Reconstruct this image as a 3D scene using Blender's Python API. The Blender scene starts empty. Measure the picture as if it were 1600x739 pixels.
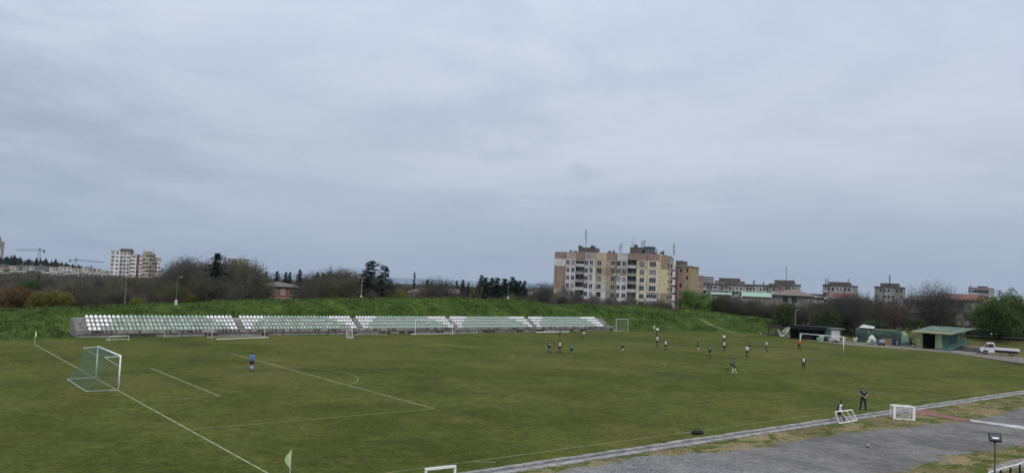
import bpy, bmesh, math, random
import numpy as np
from mathutils import Vector, Matrix, noise as mnoise

# ------------------------------------------------------------------ camera, sky, sun, exposure
scene = bpy.context.scene
COL = scene.collection
R = math.radians
CAM = np.array([-14.265, -31.3523, 8.9731])
YAW, PIT, ROLL, F = .685, .0591, .0406, 1212.35
_c, _s = math.cos, math.sin
FW = np.array([_s(YAW)*_c(PIT), _c(YAW)*_c(PIT), _s(PIT)])
_rt = np.array([_c(YAW), -_s(YAW), 0.]); _up = np.cross(_rt, FW)
RT = _c(ROLL)*_rt + _s(ROLL)*_up
UP = -_s(ROLL)*_rt + _c(ROLL)*_up
cd = bpy.data.cameras.new('camera'); cam = bpy.data.objects.new('camera', cd); COL.objects.link(cam)
M = Matrix.Identity(4)
for i in range(3):
    M[i][0], M[i][1], M[i][2], M[i][3] = RT[i], UP[i], -FW[i], CAM[i]
cam.matrix_world = M
cd.sensor_width = 36; cd.lens = F/1600*36; cd.clip_start = .5; cd.clip_end = 20000
scene.camera = cam

SUN_EL, SUN_AZ = 46, 196          # degrees; azimuth clockwise from +y
w = bpy.data.worlds.new('World'); scene.world = w; w.use_nodes = True
nt = w.node_tree; nt.nodes.clear()
def N(t, kind, **kw):
    n = t.nodes.new(kind)
    for k, v in kw.items():
        if k == 'inp':
            for a, b in v.items(): n.inputs[a].default_value = b
        else: setattr(n, k, v)
    return n
def math_node(t, op, a, b=None, c=None, clamp=False):
    n = t.nodes.new('ShaderNodeMath'); n.operation = op; n.use_clamp = clamp
    for i, x in enumerate((a, b, c)):
        if x is None: continue
        if isinstance(x, (int, float)): n.inputs[i].default_value = x
        else: t.links.new(x, n.inputs[i])
    return n.outputs[0]
def mixc(t, fac, a, b):
    n = t.nodes.new('ShaderNodeMix'); n.data_type = 'RGBA'
    for s, x in ((0, fac), (6, a), (7, b)):
        if isinstance(x, (int, float)): n.inputs[s].default_value = x
        elif isinstance(x, tuple): n.inputs[s].default_value = (*x, 1) if len(x) == 3 else x
        else: t.links.new(x, n.inputs[s])
    return n.outputs[2]
def sstep(t, v, lo, hi):
    n = t.nodes.new('ShaderNodeMapRange'); n.interpolation_type = 'SMOOTHSTEP'
    t.links.new(v, n.inputs[0]); n.inputs[1].default_value = lo; n.inputs[2].default_value = hi
    return n.outputs[0]
SKY_K = 10.0                       # cloud radiance is divided by the 0.1 background strength
tc = N(nt, 'ShaderNodeTexCoord')
sep = N(nt, 'ShaderNodeSeparateXYZ'); nt.links.new(tc.outputs['Generated'], sep.inputs[0])
sx, sy, sz = sep.outputs
zc = math_node(nt, 'MAXIMUM', sz, 0.0)
den = math_node(nt, 'ADD', zc, 0.16)
cx = math_node(nt, 'DIVIDE', sx, den); cy = math_node(nt, 'DIVIDE', sy, den)
cmb = N(nt, 'ShaderNodeCombineXYZ'); nt.links.new(cx, cmb.inputs[0]); nt.links.new(cy, cmb.inputs[1])
cmb.inputs[2].default_value = 5.2
def wnoise(scale, detail, rough, dist, off=0.0):
    mp = N(nt, 'ShaderNodeMapping'); mp.inputs['Location'].default_value = (off, off*.6, 0)
    nt.links.new(cmb.outputs[0], mp.inputs[0])
    n = N(nt, 'ShaderNodeTexNoise', inp={'Scale': scale, 'Detail': detail, 'Roughness': rough, 'Distortion': dist})
    nt.links.new(mp.outputs[0], n.inputs['Vector']); return n.outputs[0]
n1 = wnoise(.55, 6, .55, .5, 2.3); n2 = wnoise(1.6, 8, .6, .3, 7.1); n3 = wnoise(4.5, 6, .6, .4, 1.7)
d1 = sstep(nt, n1, .38, .62); d2 = sstep(nt, n2, .35, .72); d3 = sstep(nt, n3, .56, .72)
cl = math_node(nt, 'ADD', math_node(nt, 'MULTIPLY', d1, .55), math_node(nt, 'MULTIPLY', d2, .35))
base = mixc(nt, cl, (.560, .612, .705), (.425, .482, .590))
base = mixc(nt, math_node(nt, 'MULTIPLY', d3, .10), base, (.35, .405, .51))
def cloud_patch(u, v, r0, r1, nz, lo, hi, amount):      # one darker bank of cloud in that part of the sky
    global base
    d = FW + RT*(u-800)/F - UP*(v-369.5)/F; d = d/np.linalg.norm(d)
    vd = N(nt, 'ShaderNodeVectorMath', operation='DOT_PRODUCT'); nt.links.new(tc.outputs['Generated'], vd.inputs[0]); vd.inputs[1].default_value = tuple(d)
    m = sstep(nt, vd.outputs['Value'], math.cos(R(r1)), math.cos(R(r0)))
    k = math_node(nt, 'MULTIPLY', math_node(nt, 'MULTIPLY', m, sstep(nt, nz, lo, hi)), amount)
    base = mixc(nt, k, base, (.335, .395, .50))
cloud_patch(-30, 110, 2, 11, n2, .30, .62, .75); cloud_patch(180, 275, 2, 11, n2, .40, .66, .5); cloud_patch(925, 257, .3, 2.2, n3, .46, .62, .35); cloud_patch(800, 190, 2, 14, n2, .40, .68, .35)
hzf = sstep(nt, zc, .0, .17)
base = mixc(nt, hzf, mixc(nt, .72, base, (.335, .452, .625)), base)
gain = math_node(nt, 'MULTIPLY_ADD', zc, 1.25*SKY_K, .88*SKY_K)
vm = N(nt, 'ShaderNodeVectorMath', operation='SCALE'); nt.links.new(base, vm.inputs[0]); nt.links.new(gain, vm.inputs['Scale'])
sky = N(nt, 'ShaderNodeTexSky'); sky.sky_type = 'NISHITA'; sky.sun_disc = False
sky.sun_elevation = R(SUN_EL); sky.sun_rotation = R(SUN_AZ); sky.air_density = 1.2; sky.dust_density = 2.5
skc = mixc(nt, .9, sky.outputs[0], vm.outputs[0])
bg = N(nt, 'ShaderNodeBackground'); bg.inputs[1].default_value = .1
nt.links.new(skc, bg.inputs[0])
wo = N(nt, 'ShaderNodeOutputWorld'); nt.links.new(bg.outputs[0], wo.inputs[0])

sl = bpy.data.lights.new('sun', 'SUN'); sl.energy = 1.45; sl.angle = R(14); sl.color = (1, .95, .88)
sun = bpy.data.objects.new('sun', sl); COL.objects.link(sun)
sd = Vector((_s(R(SUN_AZ))*_c(R(SUN_EL)), _c(R(SUN_AZ))*_c(R(SUN_EL)), _s(R(SUN_EL))))
sun.rotation_euler = sd.to_track_quat('Z', 'Y').to_euler(); sun.location = (0, 0, 200)
vs = scene.view_settings; vs.view_transform = 'Standard'; vs.look = 'None'; vs.exposure = 0.0; vs.gamma = 1
vs.use_curve_mapping = False
scene.cycles.max_bounces = 5; scene.cycles.transparent_max_bounces = 8

# ------------------------------------------------------------------ placement (measured on the photograph, in pitch metres)
def ray(u, v): return FW + RT*(u-800)/F - UP*(v-369.5)/F
def at(u, v, z=0.):
    d = ray(u, v); t = (z-CAM[2])/d[2]; return Vector(CAM + t*d)
def pix(p):
    d = np.array(p)-CAM; z = d @ FW
    return 800+F*(d @ RT)/z, 369.5-F*(d @ UP)/z
def horizon(u):
    lo, hi = 200, 700
    for _ in range(40):
        m = (lo+hi)/2
        if ray(u, m)[2] > 0: lo = m
        else: hi = m
    return lo
def far(u, v, D):                   # point on the ray of (u, v) at horizontal distance D
    d = ray(u, v); d = d/math.hypot(d[0], d[1]); return Vector(CAM + D*d)
def az(u):
    d = ray(u, horizon(u)); return math.atan2(d[0], d[1])

# ------------------------------------------------------------------ materials
def ridge_dist(u):                  # distance along the view azimuth of column u to the crest of the bank
    a = az(u); dx, dy = math.sin(a), math.cos(a); best = 120.0
    for (x0, y0, _), (x1, y1, _) in zip(RIDGE[:-1], RIDGE[1:]):
        ex, ey = x1-x0, y1-y0; den = dx*ey-dy*ex
        if abs(den) < 1e-9: continue
        t_ = ((x0-CAM[0])*ey-(y0-CAM[1])*ex)/den; s_ = ((x0-CAM[0])*dy-(y0-CAM[1])*dx)/den
        if -.01 <= s_ <= 1.01 and t_ > 0: best = t_
    return best
def lin(h):
    h = h.lstrip('#'); o = []
    for i in (0, 2, 4):
        x = int(h[i:i+2], 16)/255; o.append(x/12.92 if x <= .04045 else ((x+.055)/1.055)**2.4)
    return tuple(o)
MATS = {}
def mat(name, col, rough=.7, var=.18, scale=2.0, metal=0., bump=0., stain=0., randv=0., spec=.4, world=False, detail=5):
    if name in MATS: return MATS[name]
    if isinstance(col, str): col = lin(col)
    m = bpy.data.materials.new(name); m.use_nodes = True; t = m.node_tree
    b = t.nodes['Principled BSDF']
    b.inputs['Roughness'].default_value = rough; b.inputs['Metallic'].default_value = metal
    b.inputs['Specular IOR Level'].default_value = spec
    if world:
        g = N(t, 'ShaderNodeNewGeometry'); vec = g.outputs['Position']
    else:
        tcn = N(t, 'ShaderNodeTexCoord'); vec = tcn.outputs['Object']
    nz = N(t, 'ShaderNodeTexNoise', inp={'Scale': scale, 'Detail': detail, 'Roughness': .6})
    t.links.new(vec, nz.inputs['Vector'])
    lo = tuple(c*(1-var) for c in col); hi = tuple(min(1, c*(1+var)) for c in col)
    c = mixc(t, sstep(t, nz.outputs[0], .3, .7), lo, hi)
    if stain:
        mp = N(t, 'ShaderNodeMapping'); mp.inputs['Scale'].default_value = (1, 1, .18); t.links.new(vec, mp.inputs[0])
        n2 = N(t, 'ShaderNodeTexNoise', inp={'Scale': scale*1.7, 'Detail': 6, 'Roughness': .65}); t.links.new(mp.outputs[0], n2.inputs['Vector'])
        c = mixc(t, math_node(t, 'MULTIPLY', sstep(t, n2.outputs[0], .48, .72), stain), c, tuple(x*.35 for x in col))
    if randv:
        oi = N(t, 'ShaderNodeObjectInfo')
        hv = N(t, 'ShaderNodeHueSaturation'); t.links.new(c, hv.inputs['Color'])
        t.links.new(math_node(t, 'MULTIPLY_ADD', oi.outputs['Random'], 2*randv, 1-randv), hv.inputs['Value'])
        t.links.new(math_node(t, 'MULTIPLY_ADD', oi.outputs['Random'], .03, .495), hv.inputs['Hue'])
        c = hv.outputs[0]
    t.links.new(c, b.inputs['Base Color'])
    if bump:
        bp = N(t, 'ShaderNodeBump', inp={'Strength': bump, 'Distance': .05})
        t.links.new(nz.outputs[0], bp.inputs['Height']); t.links.new(bp.outputs[0], b.inputs['Normal'])
    MATS[name] = m; return m

# ------------------------------------------------------------------ mesh builder
class MB:
    def __init__(s): s.v = []; s.f = []; s.mi = []; s.cur = 0
    def add(s, vs, fs):
        o = len(s.v); s.v += [tuple(v) for v in vs]
        for f in fs: s.f.append(tuple(i+o for i in f)); s.mi.append(s.cur)
    def box(s, x0, x1, y0, y1, z0, z1):
        s.add([(x, y, z) for z in (z0, z1) for y in (y0, y1) for x in (x0, x1)],
              [(0, 2, 3, 1), (4, 5, 7, 6), (0, 1, 5, 4), (1, 3, 7, 5), (3, 2, 6, 7), (2, 0, 4, 6)])
    def obox(s, c, ax, ay, hx, hy, z0, z1):    # oriented box: plan axes ax, ay
        ax, ay = Vector(ax), Vector(ay); c = Vector((c[0], c[1], 0)); vs = []
        for z in (z0, z1):
            for j in (-1, 1):
                for i in (-1, 1):
                    p = c+ax*hx*i+ay*hy*j; vs.append((p.x, p.y, z))
        s.add(vs, [(0, 2, 3, 1), (4, 5, 7, 6), (0, 1, 5, 4), (1, 3, 7, 5), (3, 2, 6, 7), (2, 0, 4, 6)])
    def tube(s, p, q, r0, r1=None, n=8, cap=True, flat=1.0):
        r1 = r0 if r1 is None else r1
        p, q = Vector(p), Vector(q); d = (q-p)
        if d.length < 1e-6: return
        d.normalize()
        a = d.cross(Vector((0, 1, 0)) if abs(d.y) < .9 else Vector((1, 0, 0))).normalized(); b = d.cross(a)
        if flat != 1.0: a = Vector((1, 0, 0)) - d*d.x; a.normalize(); b = d.cross(a)
        vs = []
        for c, r in ((p, r0), (q, r1)):
            for i in range(n):
                t = 2*math.pi*i/n; vs.append(c + a*r*math.cos(t) + b*r*flat*math.sin(t))
        fs = [(i, (i+1) % n, n+(i+1) % n, n+i) for i in range(n)]
        if cap: fs += [tuple(range(n-1, -1, -1)), tuple(range(n, 2*n))]
        s.add(vs, fs)
    def path(s, pts, r, n=6):
        for a, b in zip(pts[:-1], pts[1:]): s.tube(a, b, r, r, n)
    def ball(s, c, rx, ry=None, rz=None, nu=10, nv=7):
        ry = rx if ry is None else ry; rz = rx if rz is None else rz
        c = Vector(c); vs = [c+Vector((0, 0, -rz))]
        for j in range(1, nv):
            t = -math.pi/2+math.pi*j/nv
            for i in range(nu):
                a = 2*math.pi*i/nu; vs.append(c+Vector((rx*math.cos(t)*math.cos(a), ry*math.cos(t)*math.sin(a), rz*math.sin(t))))
        vs.append(c+Vector((0, 0, rz))); L = len(vs)-1; fs = []
        for i in range(nu):
            fs.append((0, 1+(i+1) % nu, 1+i)); fs.append((L, L-nu+i, L-nu+(i+1) % nu))
        for j in range(nv-2):
            o = 1+j*nu
            for i in range(nu): fs.append((o+i, o+(i+1) % nu, o+nu+(i+1) % nu, o+nu+i))
        s.add(vs, fs)
    def prism(s, outline, axis, a, b):        # outline in the two other axes, extruded along axis from a to b
        n = len(outline)
        def P(o, t):
            return (t, o[0], o[1]) if axis == 0 else ((o[0], t, o[1]) if axis == 1 else (o[0], o[1], t))
        s.add([P(o, a) for o in outline]+[P(o, b) for o in outline],
              [tuple(range(n-1, -1, -1)), tuple(range(n, 2*n))]+[(i, (i+1) % n, n+(i+1) % n, n+i) for i in range(n)])
    def mesh(s, name, mats, smooth=False, fix=True):
        me = bpy.data.meshes.new(name); me.from_pydata(s.v, [], s.f)
        for m in (mats if isinstance(mats, (list, tuple)) else [mats]): me.materials.append(m)
        me.polygons.foreach_set('material_index', s.mi)
        if fix:
            b = bmesh.new(); b.from_mesh(me); bmesh.ops.recalc_face_normals(b, faces=b.faces); b.to_mesh(me); b.free()
        if smooth: me.polygons.foreach_set('use_smooth', [True]*len(me.polygons))
        me.update(); return me
    def build(s, name, mats, parent=None, loc=(0, 0, 0), rz=0., smooth=False, fix=True):
        return link(name, s.mesh(name, mats, smooth, fix), parent, loc, rz)
def link(name, me, parent=None, loc=(0, 0, 0), rz=0.):
    o = bpy.data.objects.new(name, me); COL.objects.link(o); o.location = loc; o.rotation_euler = (0, 0, rz)
    if parent: o.parent = parent
    return o
def tag(o, label, cat, group=None):
    o['label'] = label; o['category'] = cat
    if group: o['group'] = group
    return o
def thing(name, label, cat, loc=(0, 0, 0), rz=0., group=None):
    return tag(link(name, None, None, loc, rz), label, cat, group)
def structure(o): o['kind'] = 'structure'; return o
def copy_tree(o, parent=None):
    c = o.copy(); COL.objects.link(c)
    if parent: c.parent = parent
    for ch in list(o.children): copy_tree(ch, c)
    return c
ONES = ['', 'first', 'second', 'third', 'fourth', 'fifth', 'sixth', 'seventh', 'eighth', 'ninth', 'tenth', 'eleventh', 'twelfth',
        'thirteenth', 'fourteenth', 'fifteenth', 'sixteenth', 'seventeenth', 'eighteenth', 'nineteenth']
def ordinal(n):
    if n < 20: return ONES[n]
    t, r = divmod(n, 10); tens = {2: 'twent', 3: 'thirt', 4: 'fort', 5: 'fift', 6: 'sixt', 7: 'sevent', 8: 'eight', 9: 'ninet'}[t]
    return tens+'ieth' if r == 0 else tens+'y-'+ONES[r]
rnd = random.Random(7)

# ------------------------------------------------------------------ ground
def interp_poly(px, py, pts):      # distance to a polyline and the height interpolated along it
    best = np.full(px.shape, 1e9); hz = np.zeros(px.shape); side = np.zeros(px.shape)
    for (x0, y0, h0), (x1, y1, h1) in zip(pts[:-1], pts[1:]):
        dx, dy = x1-x0, y1-y0; L2 = dx*dx+dy*dy
        t = np.clip(((px-x0)*dx+(py-y0)*dy)/L2, 0, 1)
        d = np.hypot(px-x0-t*dx, py-y0-t*dy); m = d < best
        best = np.where(m, d, best); hz = np.where(m, h0+t*(h1-h0), hz)
        side = np.where(m, np.sign(dx*(py-y0)-dy*(px-x0)), side)
    return best, hz, side
def inside(px, py, poly):          # signed distance to a polygon, positive inside
    best = np.full(px.shape, 1e9); ins = np.zeros(px.shape, bool)
    for (x0, y0), (x1, y1) in zip(poly, poly[1:]+poly[:1]):
        dx, dy = x1-x0, y1-y0; L2 = dx*dx+dy*dy+1e-9
        t = np.clip(((px-x0)*dx+(py-y0)*dy)/L2, 0, 1)
        best = np.minimum(best, np.hypot(px-x0-t*dx, py-y0-t*dy))
        c = ((y0 > py) != (y1 > py)) & (px < dx*(py-y0)/(dy if abs(dy) > 1e-9 else 1e-9)+x0)
        ins ^= c
    return np.where(ins, best, -best)
RIDGE = [(-90, 92, 2.4), (-1, 92, 2.7), (8, 92, 2.95), (24, 92, 3.85), (44, 92, 4.75), (65, 92, 5.4), (87, 92, 5.5), (101, 92.5, 4.7),
         (118, 93.5, 4.5), (129, 93, 4.5), (141, 85, 3.85), (152, 74, 2.9), (156, 69, 2.0), (159, 63, .7)]
BANK = [(196, 60, 1.2), (180, 48, 1.8), (168, 41, 2.3), (160, 34, 2.3), (166, 27, 2.2), (178, 10, 2.2), (190, -12, 2.0)]
def smooth01(x): x = np.clip(x, 0, 1); return x*x*(3-2*x)
def height(px, py):
    d, h, sd = interp_poly(px, py, RIDGE)
    win = np.where(px < 4, 18.0, 13.5); win = np.where(px > 112, 19.0, win)
    inner = h*(1-smooth01(d/win)); outer = h*(1-.85*smooth01(d/30))
    z = np.where(sd > 0, outer, inner)
    d, h, sd = interp_poly(px, py, BANK)
    z2 = np.where(sd > 0, h*(1-.5*smooth01(d/20)), h*(1-smooth01(d/17)))
    return np.maximum(z, z2)
def hz(x, y): return float(height(np.array([float(x)]), np.array([float(y)]))[0])
def axis(lo, hi, fine, ratio=1.25, reach=7000):
    a = list(fine)
    st = 1.5; x = a[0]
    while x > lo: x -= st; st *= ratio; a.insert(0, x)
    st = 1.5; x = a[-1]
    while x < hi: x += st; st *= ratio; a.append(x)
    return np.array(a)
xs = axis(-5000, 7000, np.arange(-40, 190.1, 1.0))
ys = axis(-3000, 7000, np.concatenate([np.arange(-26, 0, .5), np.arange(0, 60, 1.0), np.arange(60, 112.1, .8)]))
GX, GY = np.meshgrid(xs, ys); gx, gy = GX.ravel(), GY.ravel()
gz = height(gx, gy)
PITCH = [(-150, 1.5), (8.5, -1.9), (39.5, -2.75), (77.5, -3.3), (109, -3.9), (113, 2)]+[tuple(at(*p)[:2]) for p in
        [(1600, 571), (1540, 561), (1480, 551), (1420, 546)]]+[(125.5, 40), (129.5, 51.2), (134, 60), (130, 68), (121, 73.5), (108, 75.5), (90, 76.9), (6, 76.2), (2, 74.6), (-40, 74), (-150, 74)]
m_pitch = inside(gx, gy, PITCH)
GRAV = [tuple(at(*p)[:2]) for p in [(1040, 709), (1150, 704), (1300, 678), (1400, 668), (1480, 661), (1530, 655), (1600, 636), (1640, 632), (1700, 680), (1600, 694), (1560, 701), (1480, 712), (1400, 737), (1300, 748), (1000, 790), (800, 770), (800, 752), (900, 730), (985, 716)]]
m_grav = inside(gx, gy, GRAV)
DIRT = [(-45, -1.85), (135, -4.6), (135, -42), (-45, -42)]
m_dirt = inside(gx, gy, DIRT)
d_path, _, _ = interp_poly(gx, gy, [(*at(1095, 511, .5)[:2], 0), (*at(1140, 517.5, .2)[:2], 0), (*at(1180, 523)[:2], 0), (*at(1215, 526)[:2], 0)])
YARD = [(114.5, 2), (122, 14), (129.5, 24.5), (128.5, 30.6), (124, 39), (128, 51), (135, 62), (138, 60), (139, 50), (138.2, 44), (139, 36), (142, 31), (140.5, 25), (137.5, 18), (132, 8), (124, -4), (116, -4)]
m_yard = inside(gx, gy, YARD)
d_lawn, _, _ = interp_poly(gx, gy, RIDGE)
m_berm = np.maximum(26-d_lawn, -20)
# clumpy relief on the banks
amp = np.clip(gz/1.2, 0, 1)*np.clip((34-np.minimum(d_lawn, 60))/6, 0, 1)
rel = np.zeros_like(gz)
for i in np.nonzero(amp > .02)[0]:
    p = Vector((gx[i]*.13, gy[i]*.24, 1.3))
    rel[i] = mnoise.noise(p)*.46 + mnoise.noise(p*2.9)*.14
gz = gz + amp*rel
# the far plain sinks a little below the pitch
gz = gz - np.maximum(0, np.hypot(gx-50, gy-30)-330)*.0062
ground_m = bpy.data.materials.new('ground_surface'); ground_m.use_nodes = True
t = ground_m.node_tree; B = t.nodes['Principled BSDF']; B.inputs['Roughness'].default_value = .95; B.inputs['Specular IOR Level'].default_value = .03
geo = N(t, 'ShaderNodeNewGeometry'); POS = geo.outputs['Position']
def gn(scale, detail=4, rough=.55, dist=0., stretch=None, rotz=0.):
    v = POS
    if stretch:
        mp = N(t, 'ShaderNodeMapping'); mp.inputs['Scale'].default_value = stretch; mp.inputs['Rotation'].default_value = (0, 0, rotz)
        t.links.new(v, mp.inputs[0]); v = mp.outputs[0]
    n = N(t, 'ShaderNodeTexNoise', inp={'Scale': scale, 'Detail': detail, 'Roughness': rough, 'Distortion': dist})
    t.links.new(v, n.inputs['Vector']); return n.outputs[0]
def attr(name):
    a = N(t, 'ShaderNodeAttribute'); a.attribute_name = name; return a.outputs['Fac']
nA, nB, nC, nD = gn(.045, 5, .6, .6), gn(.22, 5, .6, .3), gn(1.3, 5, .65), gn(7, 4, .7)
stripe = gn(.16, 3, .5, .2, (1.0, .12, 1))
pitch = mixc(t, sstep(t, nA, .32, .66), (.054, .071, .0125), (.092, .100, .023))
pitch = mixc(t, math_node(t, 'MULTIPLY', sstep(t, nB, .42, .68), .55), pitch, (.104, .102, .025))
pitch = mixc(t, math_node(t, 'MULTIPLY', sstep(t, stripe, .45, .7), .4), pitch, (.046, .064, .012))
pitch = mixc(t, math_node(t, 'MULTIPLY', sstep(t, nC, .48, .66), .6), pitch, (.040, .051, .011))
pitch = mixc(t, math_node(t, 'MULTIPLY', sstep(t, nD, .5, .68), .6), pitch, (.135, .135, .045))
nE = gn(.9, 6, .75, .0, None)
pitch = mixc(t, math_node(t, 'MULTIPLY', sstep(t, nE, .58, .70), .4), pitch, (.095, .078, .036))
nF = gn(3.2, 5, .75)
pitch = mixc(t, math_node(t, 'MULTIPLY', sstep(t, nF, .50, .66), .6), pitch, (.033, .042, .010))
pitch = mixc(t, math_node(t, 'MULTIPLY', sstep(t, gn(.075, 4, .6, .8), .52, .66), .4), pitch, (.118, .112, .034))
grass = mixc(t, sstep(t, nB, .34, .64), (.020, .040, .008), (.050, .084, .016))
grass = mixc(t, math_node(t, 'MULTIPLY', sstep(t, nC, .42, .66), .75), grass, (.074, .108, .024))
grass = mixc(t, math_node(t, 'MULTIPLY', sstep(t, nA, .50, .72), .35), grass, (.075, .105, .024))
rough_g = mixc(t, sstep(t, nB, .35, .65), (.030, .031, .017), (.055, .052, .030))
grav = mixc(t, sstep(t, nB, .35, .66), (.140, .130, .124), (.208, .195, .186))
grav = mixc(t, math_node(t, 'MULTIPLY', sstep(t, gn(.5, 6, .6, .4, (1, .35, 1), -.25), .48, .66), .6), grav, (.095, .093, .092))
grav = mixc(t, math_node(t, 'MULTIPLY', sstep(t, nC, .52, .68), .35), grav, (.27, .26, .25))
grav = mixc(t, math_node(t, 'MULTIPLY', sstep(t, gn(14, 3, .8), .56, .66), .65), grav, (.40, .39, .38))
grav = mixc(t, math_node(t, 'MULTIPLY', sstep(t, gn(11, 3, .8, 0, (1, 1.1, 1)), .56, .68), .65), grav, (.04, .04, .04))
grav = mixc(t, math_node(t, 'MULTIPLY', math_node(t, 'MULTIPLY', attr('m_stone'), sstep(t, gn(5, 5, .8), .44, .62)), .5), grav, (.40, .395, .385))
crk = gn(.9, 8, .8, 1.2)
grav = mixc(t, math_node(t, 'MULTIPLY', sstep(t, math_node(t, 'ABSOLUTE', math_node(t, 'SUBTRACT', crk, .5)), .012, .0), .55), grav, (.055, .055, .045))
grav = mixc(t, math_node(t, 'MULTIPLY', sstep(t, gn(.35, 7, .7, .8, (1, 1.6, 1)), .60, .68), .6), grav, (.12, .105, .06))
dirt = mixc(t, sstep(t, nB, .36, .64), (.125, .10, .048), (.215, .172, .092))
dirt = mixc(t, math_node(t, 'MULTIPLY', sstep(t, nD, .5, .7), .5), dirt, (.30, .245, .14))
weed = mixc(t, sstep(t, nC, .35, .65), (.050, .068, .014), (.095, .115, .028))
dirt = mixc(t, sstep(t, gn(.42, 6, .68, .6, (1, 1.7, 1)), .47, .57), dirt, weed)
yard = mixc(t, sstep(t, nC, .35, .65), (.13, .115, .09), (.23, .21, .175))
def edge(mask, nz, ampl, lo, hi):
    return sstep(t, math_node(t, 'MULTIPLY_ADD', math_node(t, 'SUBTRACT', nz, .5), ampl, mask), lo, hi)
def vary(c, nz, lo, hi, a, b):
    mr = N(t, 'ShaderNodeMapRange', inp={1: a, 2: b, 3: lo, 4: hi}); t.links.new(nz, mr.inputs[0])
    v = N(t, 'ShaderNodeVectorMath', operation='SCALE'); t.links.new(c, v.inputs[0]); t.links.new(mr.outputs[0], v.inputs['Scale']); return v.outputs[0]
pitch = vary(pitch, gn(4.5, 4, .7), .76, 1.27, .33, .67)
pitch = vary(pitch, gn(1.1, 4, .65, .5), .90, 1.22, .35, .65)
pitch = vary(pitch, gn(.10, 4, .6, .7), .78, 1.00, .36, .64)
pitch = vary(pitch, gn(.30, 3, .6, .3), .90, 1.08, .36, .64)
grav = vary(grav, gn(9, 3, .7), .74, 1.05, .35, .65)
grav = vary(grav, gn(1.6, 6, .75), .82, 1.18, .36, .64)
dirt = vary(dirt, gn(5, 4, .7), .65, 1.38, .35, .65)
grass = vary(grass, gn(.55, 5, .65, .5), .68, 1.30, .36, .64)
col = mixc(t, edge(attr('m_berm'), nB, 8, -2, 4), rough_g, grass)
dry = mixc(t, sstep(t, nC, .4, .6), (.14, .125, .045), (.09, .105, .028))
col = mixc(t, math_node(t, 'MULTIPLY', edge(attr('m_dry'), nB, 2.5, .2, .9), .85), col, dry)
col = mixc(t, edge(attr('m_path'), nC, 1.2, .0, .8), col, mixc(t, sstep(t, nD, .4, .6), (.20, .18, .09), (.14, .15, .06)))
col = mixc(t, edge(attr('m_dirt'), nC, 1.0, -.1, .2), col, dirt)
col = mixc(t, edge(attr('m_grav'), gn(.6, 7, .72), 4.0, -.25, .35), col, grav)
col = mixc(t, edge(attr('m_yard'), nC, 2.0, -.1, .4), col, yard)
pitch = mixc(t, math_node(t, 'MULTIPLY', edge(attr('m_wear_far_light'), nB, 1.1, .25, .95), .6), pitch, mixc(t, sstep(t, nC, .4, .62), (.122, .112, .044), (.078, .084, .022)))
col = mixc(t, edge(attr('m_pitch'), gn(1.8, 6, .7), 1.0, -.2, .15), col, pitch)
t.links.new(col, B.inputs['Base Color'])
bp = N(t, 'ShaderNodeBump', inp={'Strength': .5, 'Distance': .06}); t.links.new(nD, bp.inputs['Height']); t.links.new(bp.outputs[0], B.inputs['Normal'])
m_dry = np.where(gx > 135, 1.0, 0)*np.clip((BANK[0][1]+6-gy)/4, 0, 1) - np.where(gx > 135, 0, 1)
def blob(x, y, rx, ry): return np.exp(-(((gx-x)/rx)**2+((gy-y)/ry)**2))
m_wear_far_light = np.maximum.reduce([blob(1.5, 34.25, 4, 5), .75*blob(11, 34, 7, 10), .9*blob(103, 34.25, 4, 5), .7*blob(92, 34, 9, 12), .55*blob(52, 36, 34, 14), .6*blob(40, 66, 40, 4), .5*blob(70, 50, 30, 8)])  # goalmouth wear, plus middle and far turf painted lighter for the grazing view
m_stone = np.clip((27-gx)/9, 0, 1)
attrs = {'m_pitch': m_pitch, 'm_grav': m_grav, 'm_dirt': m_dirt, 'm_path': .8-d_path, 'm_yard': m_yard, 'm_berm': m_berm, 'm_dry': m_dry, 'm_wear_far_light': m_wear_far_light, 'm_stone': m_stone}
nx, ny = len(xs), len(ys)
idx = np.arange(nx*ny).reshape(ny, nx)
quads = np.stack([idx[:-1, :-1], idx[:-1, 1:], idx[1:, 1:], idx[1:, :-1]], -1).reshape(-1, 4)
fm = {k: attrs[k][quads].mean(1) for k in attrs}
zone = np.zeros(len(quads), int)
zone[fm['m_berm'] > -1] = 1
zone[fm['m_dirt'] > 0] = 2
zone[fm['m_grav'] > 0] = 3
zone[fm['m_yard'] > 0] = 4
zone[fm['m_pitch'] > 0] = 5
for k, nm in enumerate(['ground', 'embankment', 'verge', 'gravel_road', 'yard_path', 'pitch']):
    q = quads[zone == k]; used = np.unique(q); remap = np.full(nx*ny, -1); remap[used] = np.arange(len(used))
    me = bpy.data.meshes.new(nm)
    me.from_pydata(np.stack([gx[used], gy[used], gz[used]], 1).tolist(), [], remap[q].tolist())
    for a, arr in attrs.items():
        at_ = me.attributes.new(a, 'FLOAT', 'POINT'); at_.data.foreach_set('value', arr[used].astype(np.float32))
    me.materials.append(ground_m); me.polygons.foreach_set('use_smooth', [True]*len(me.polygons))
    structure(link(nm, me))

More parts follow.
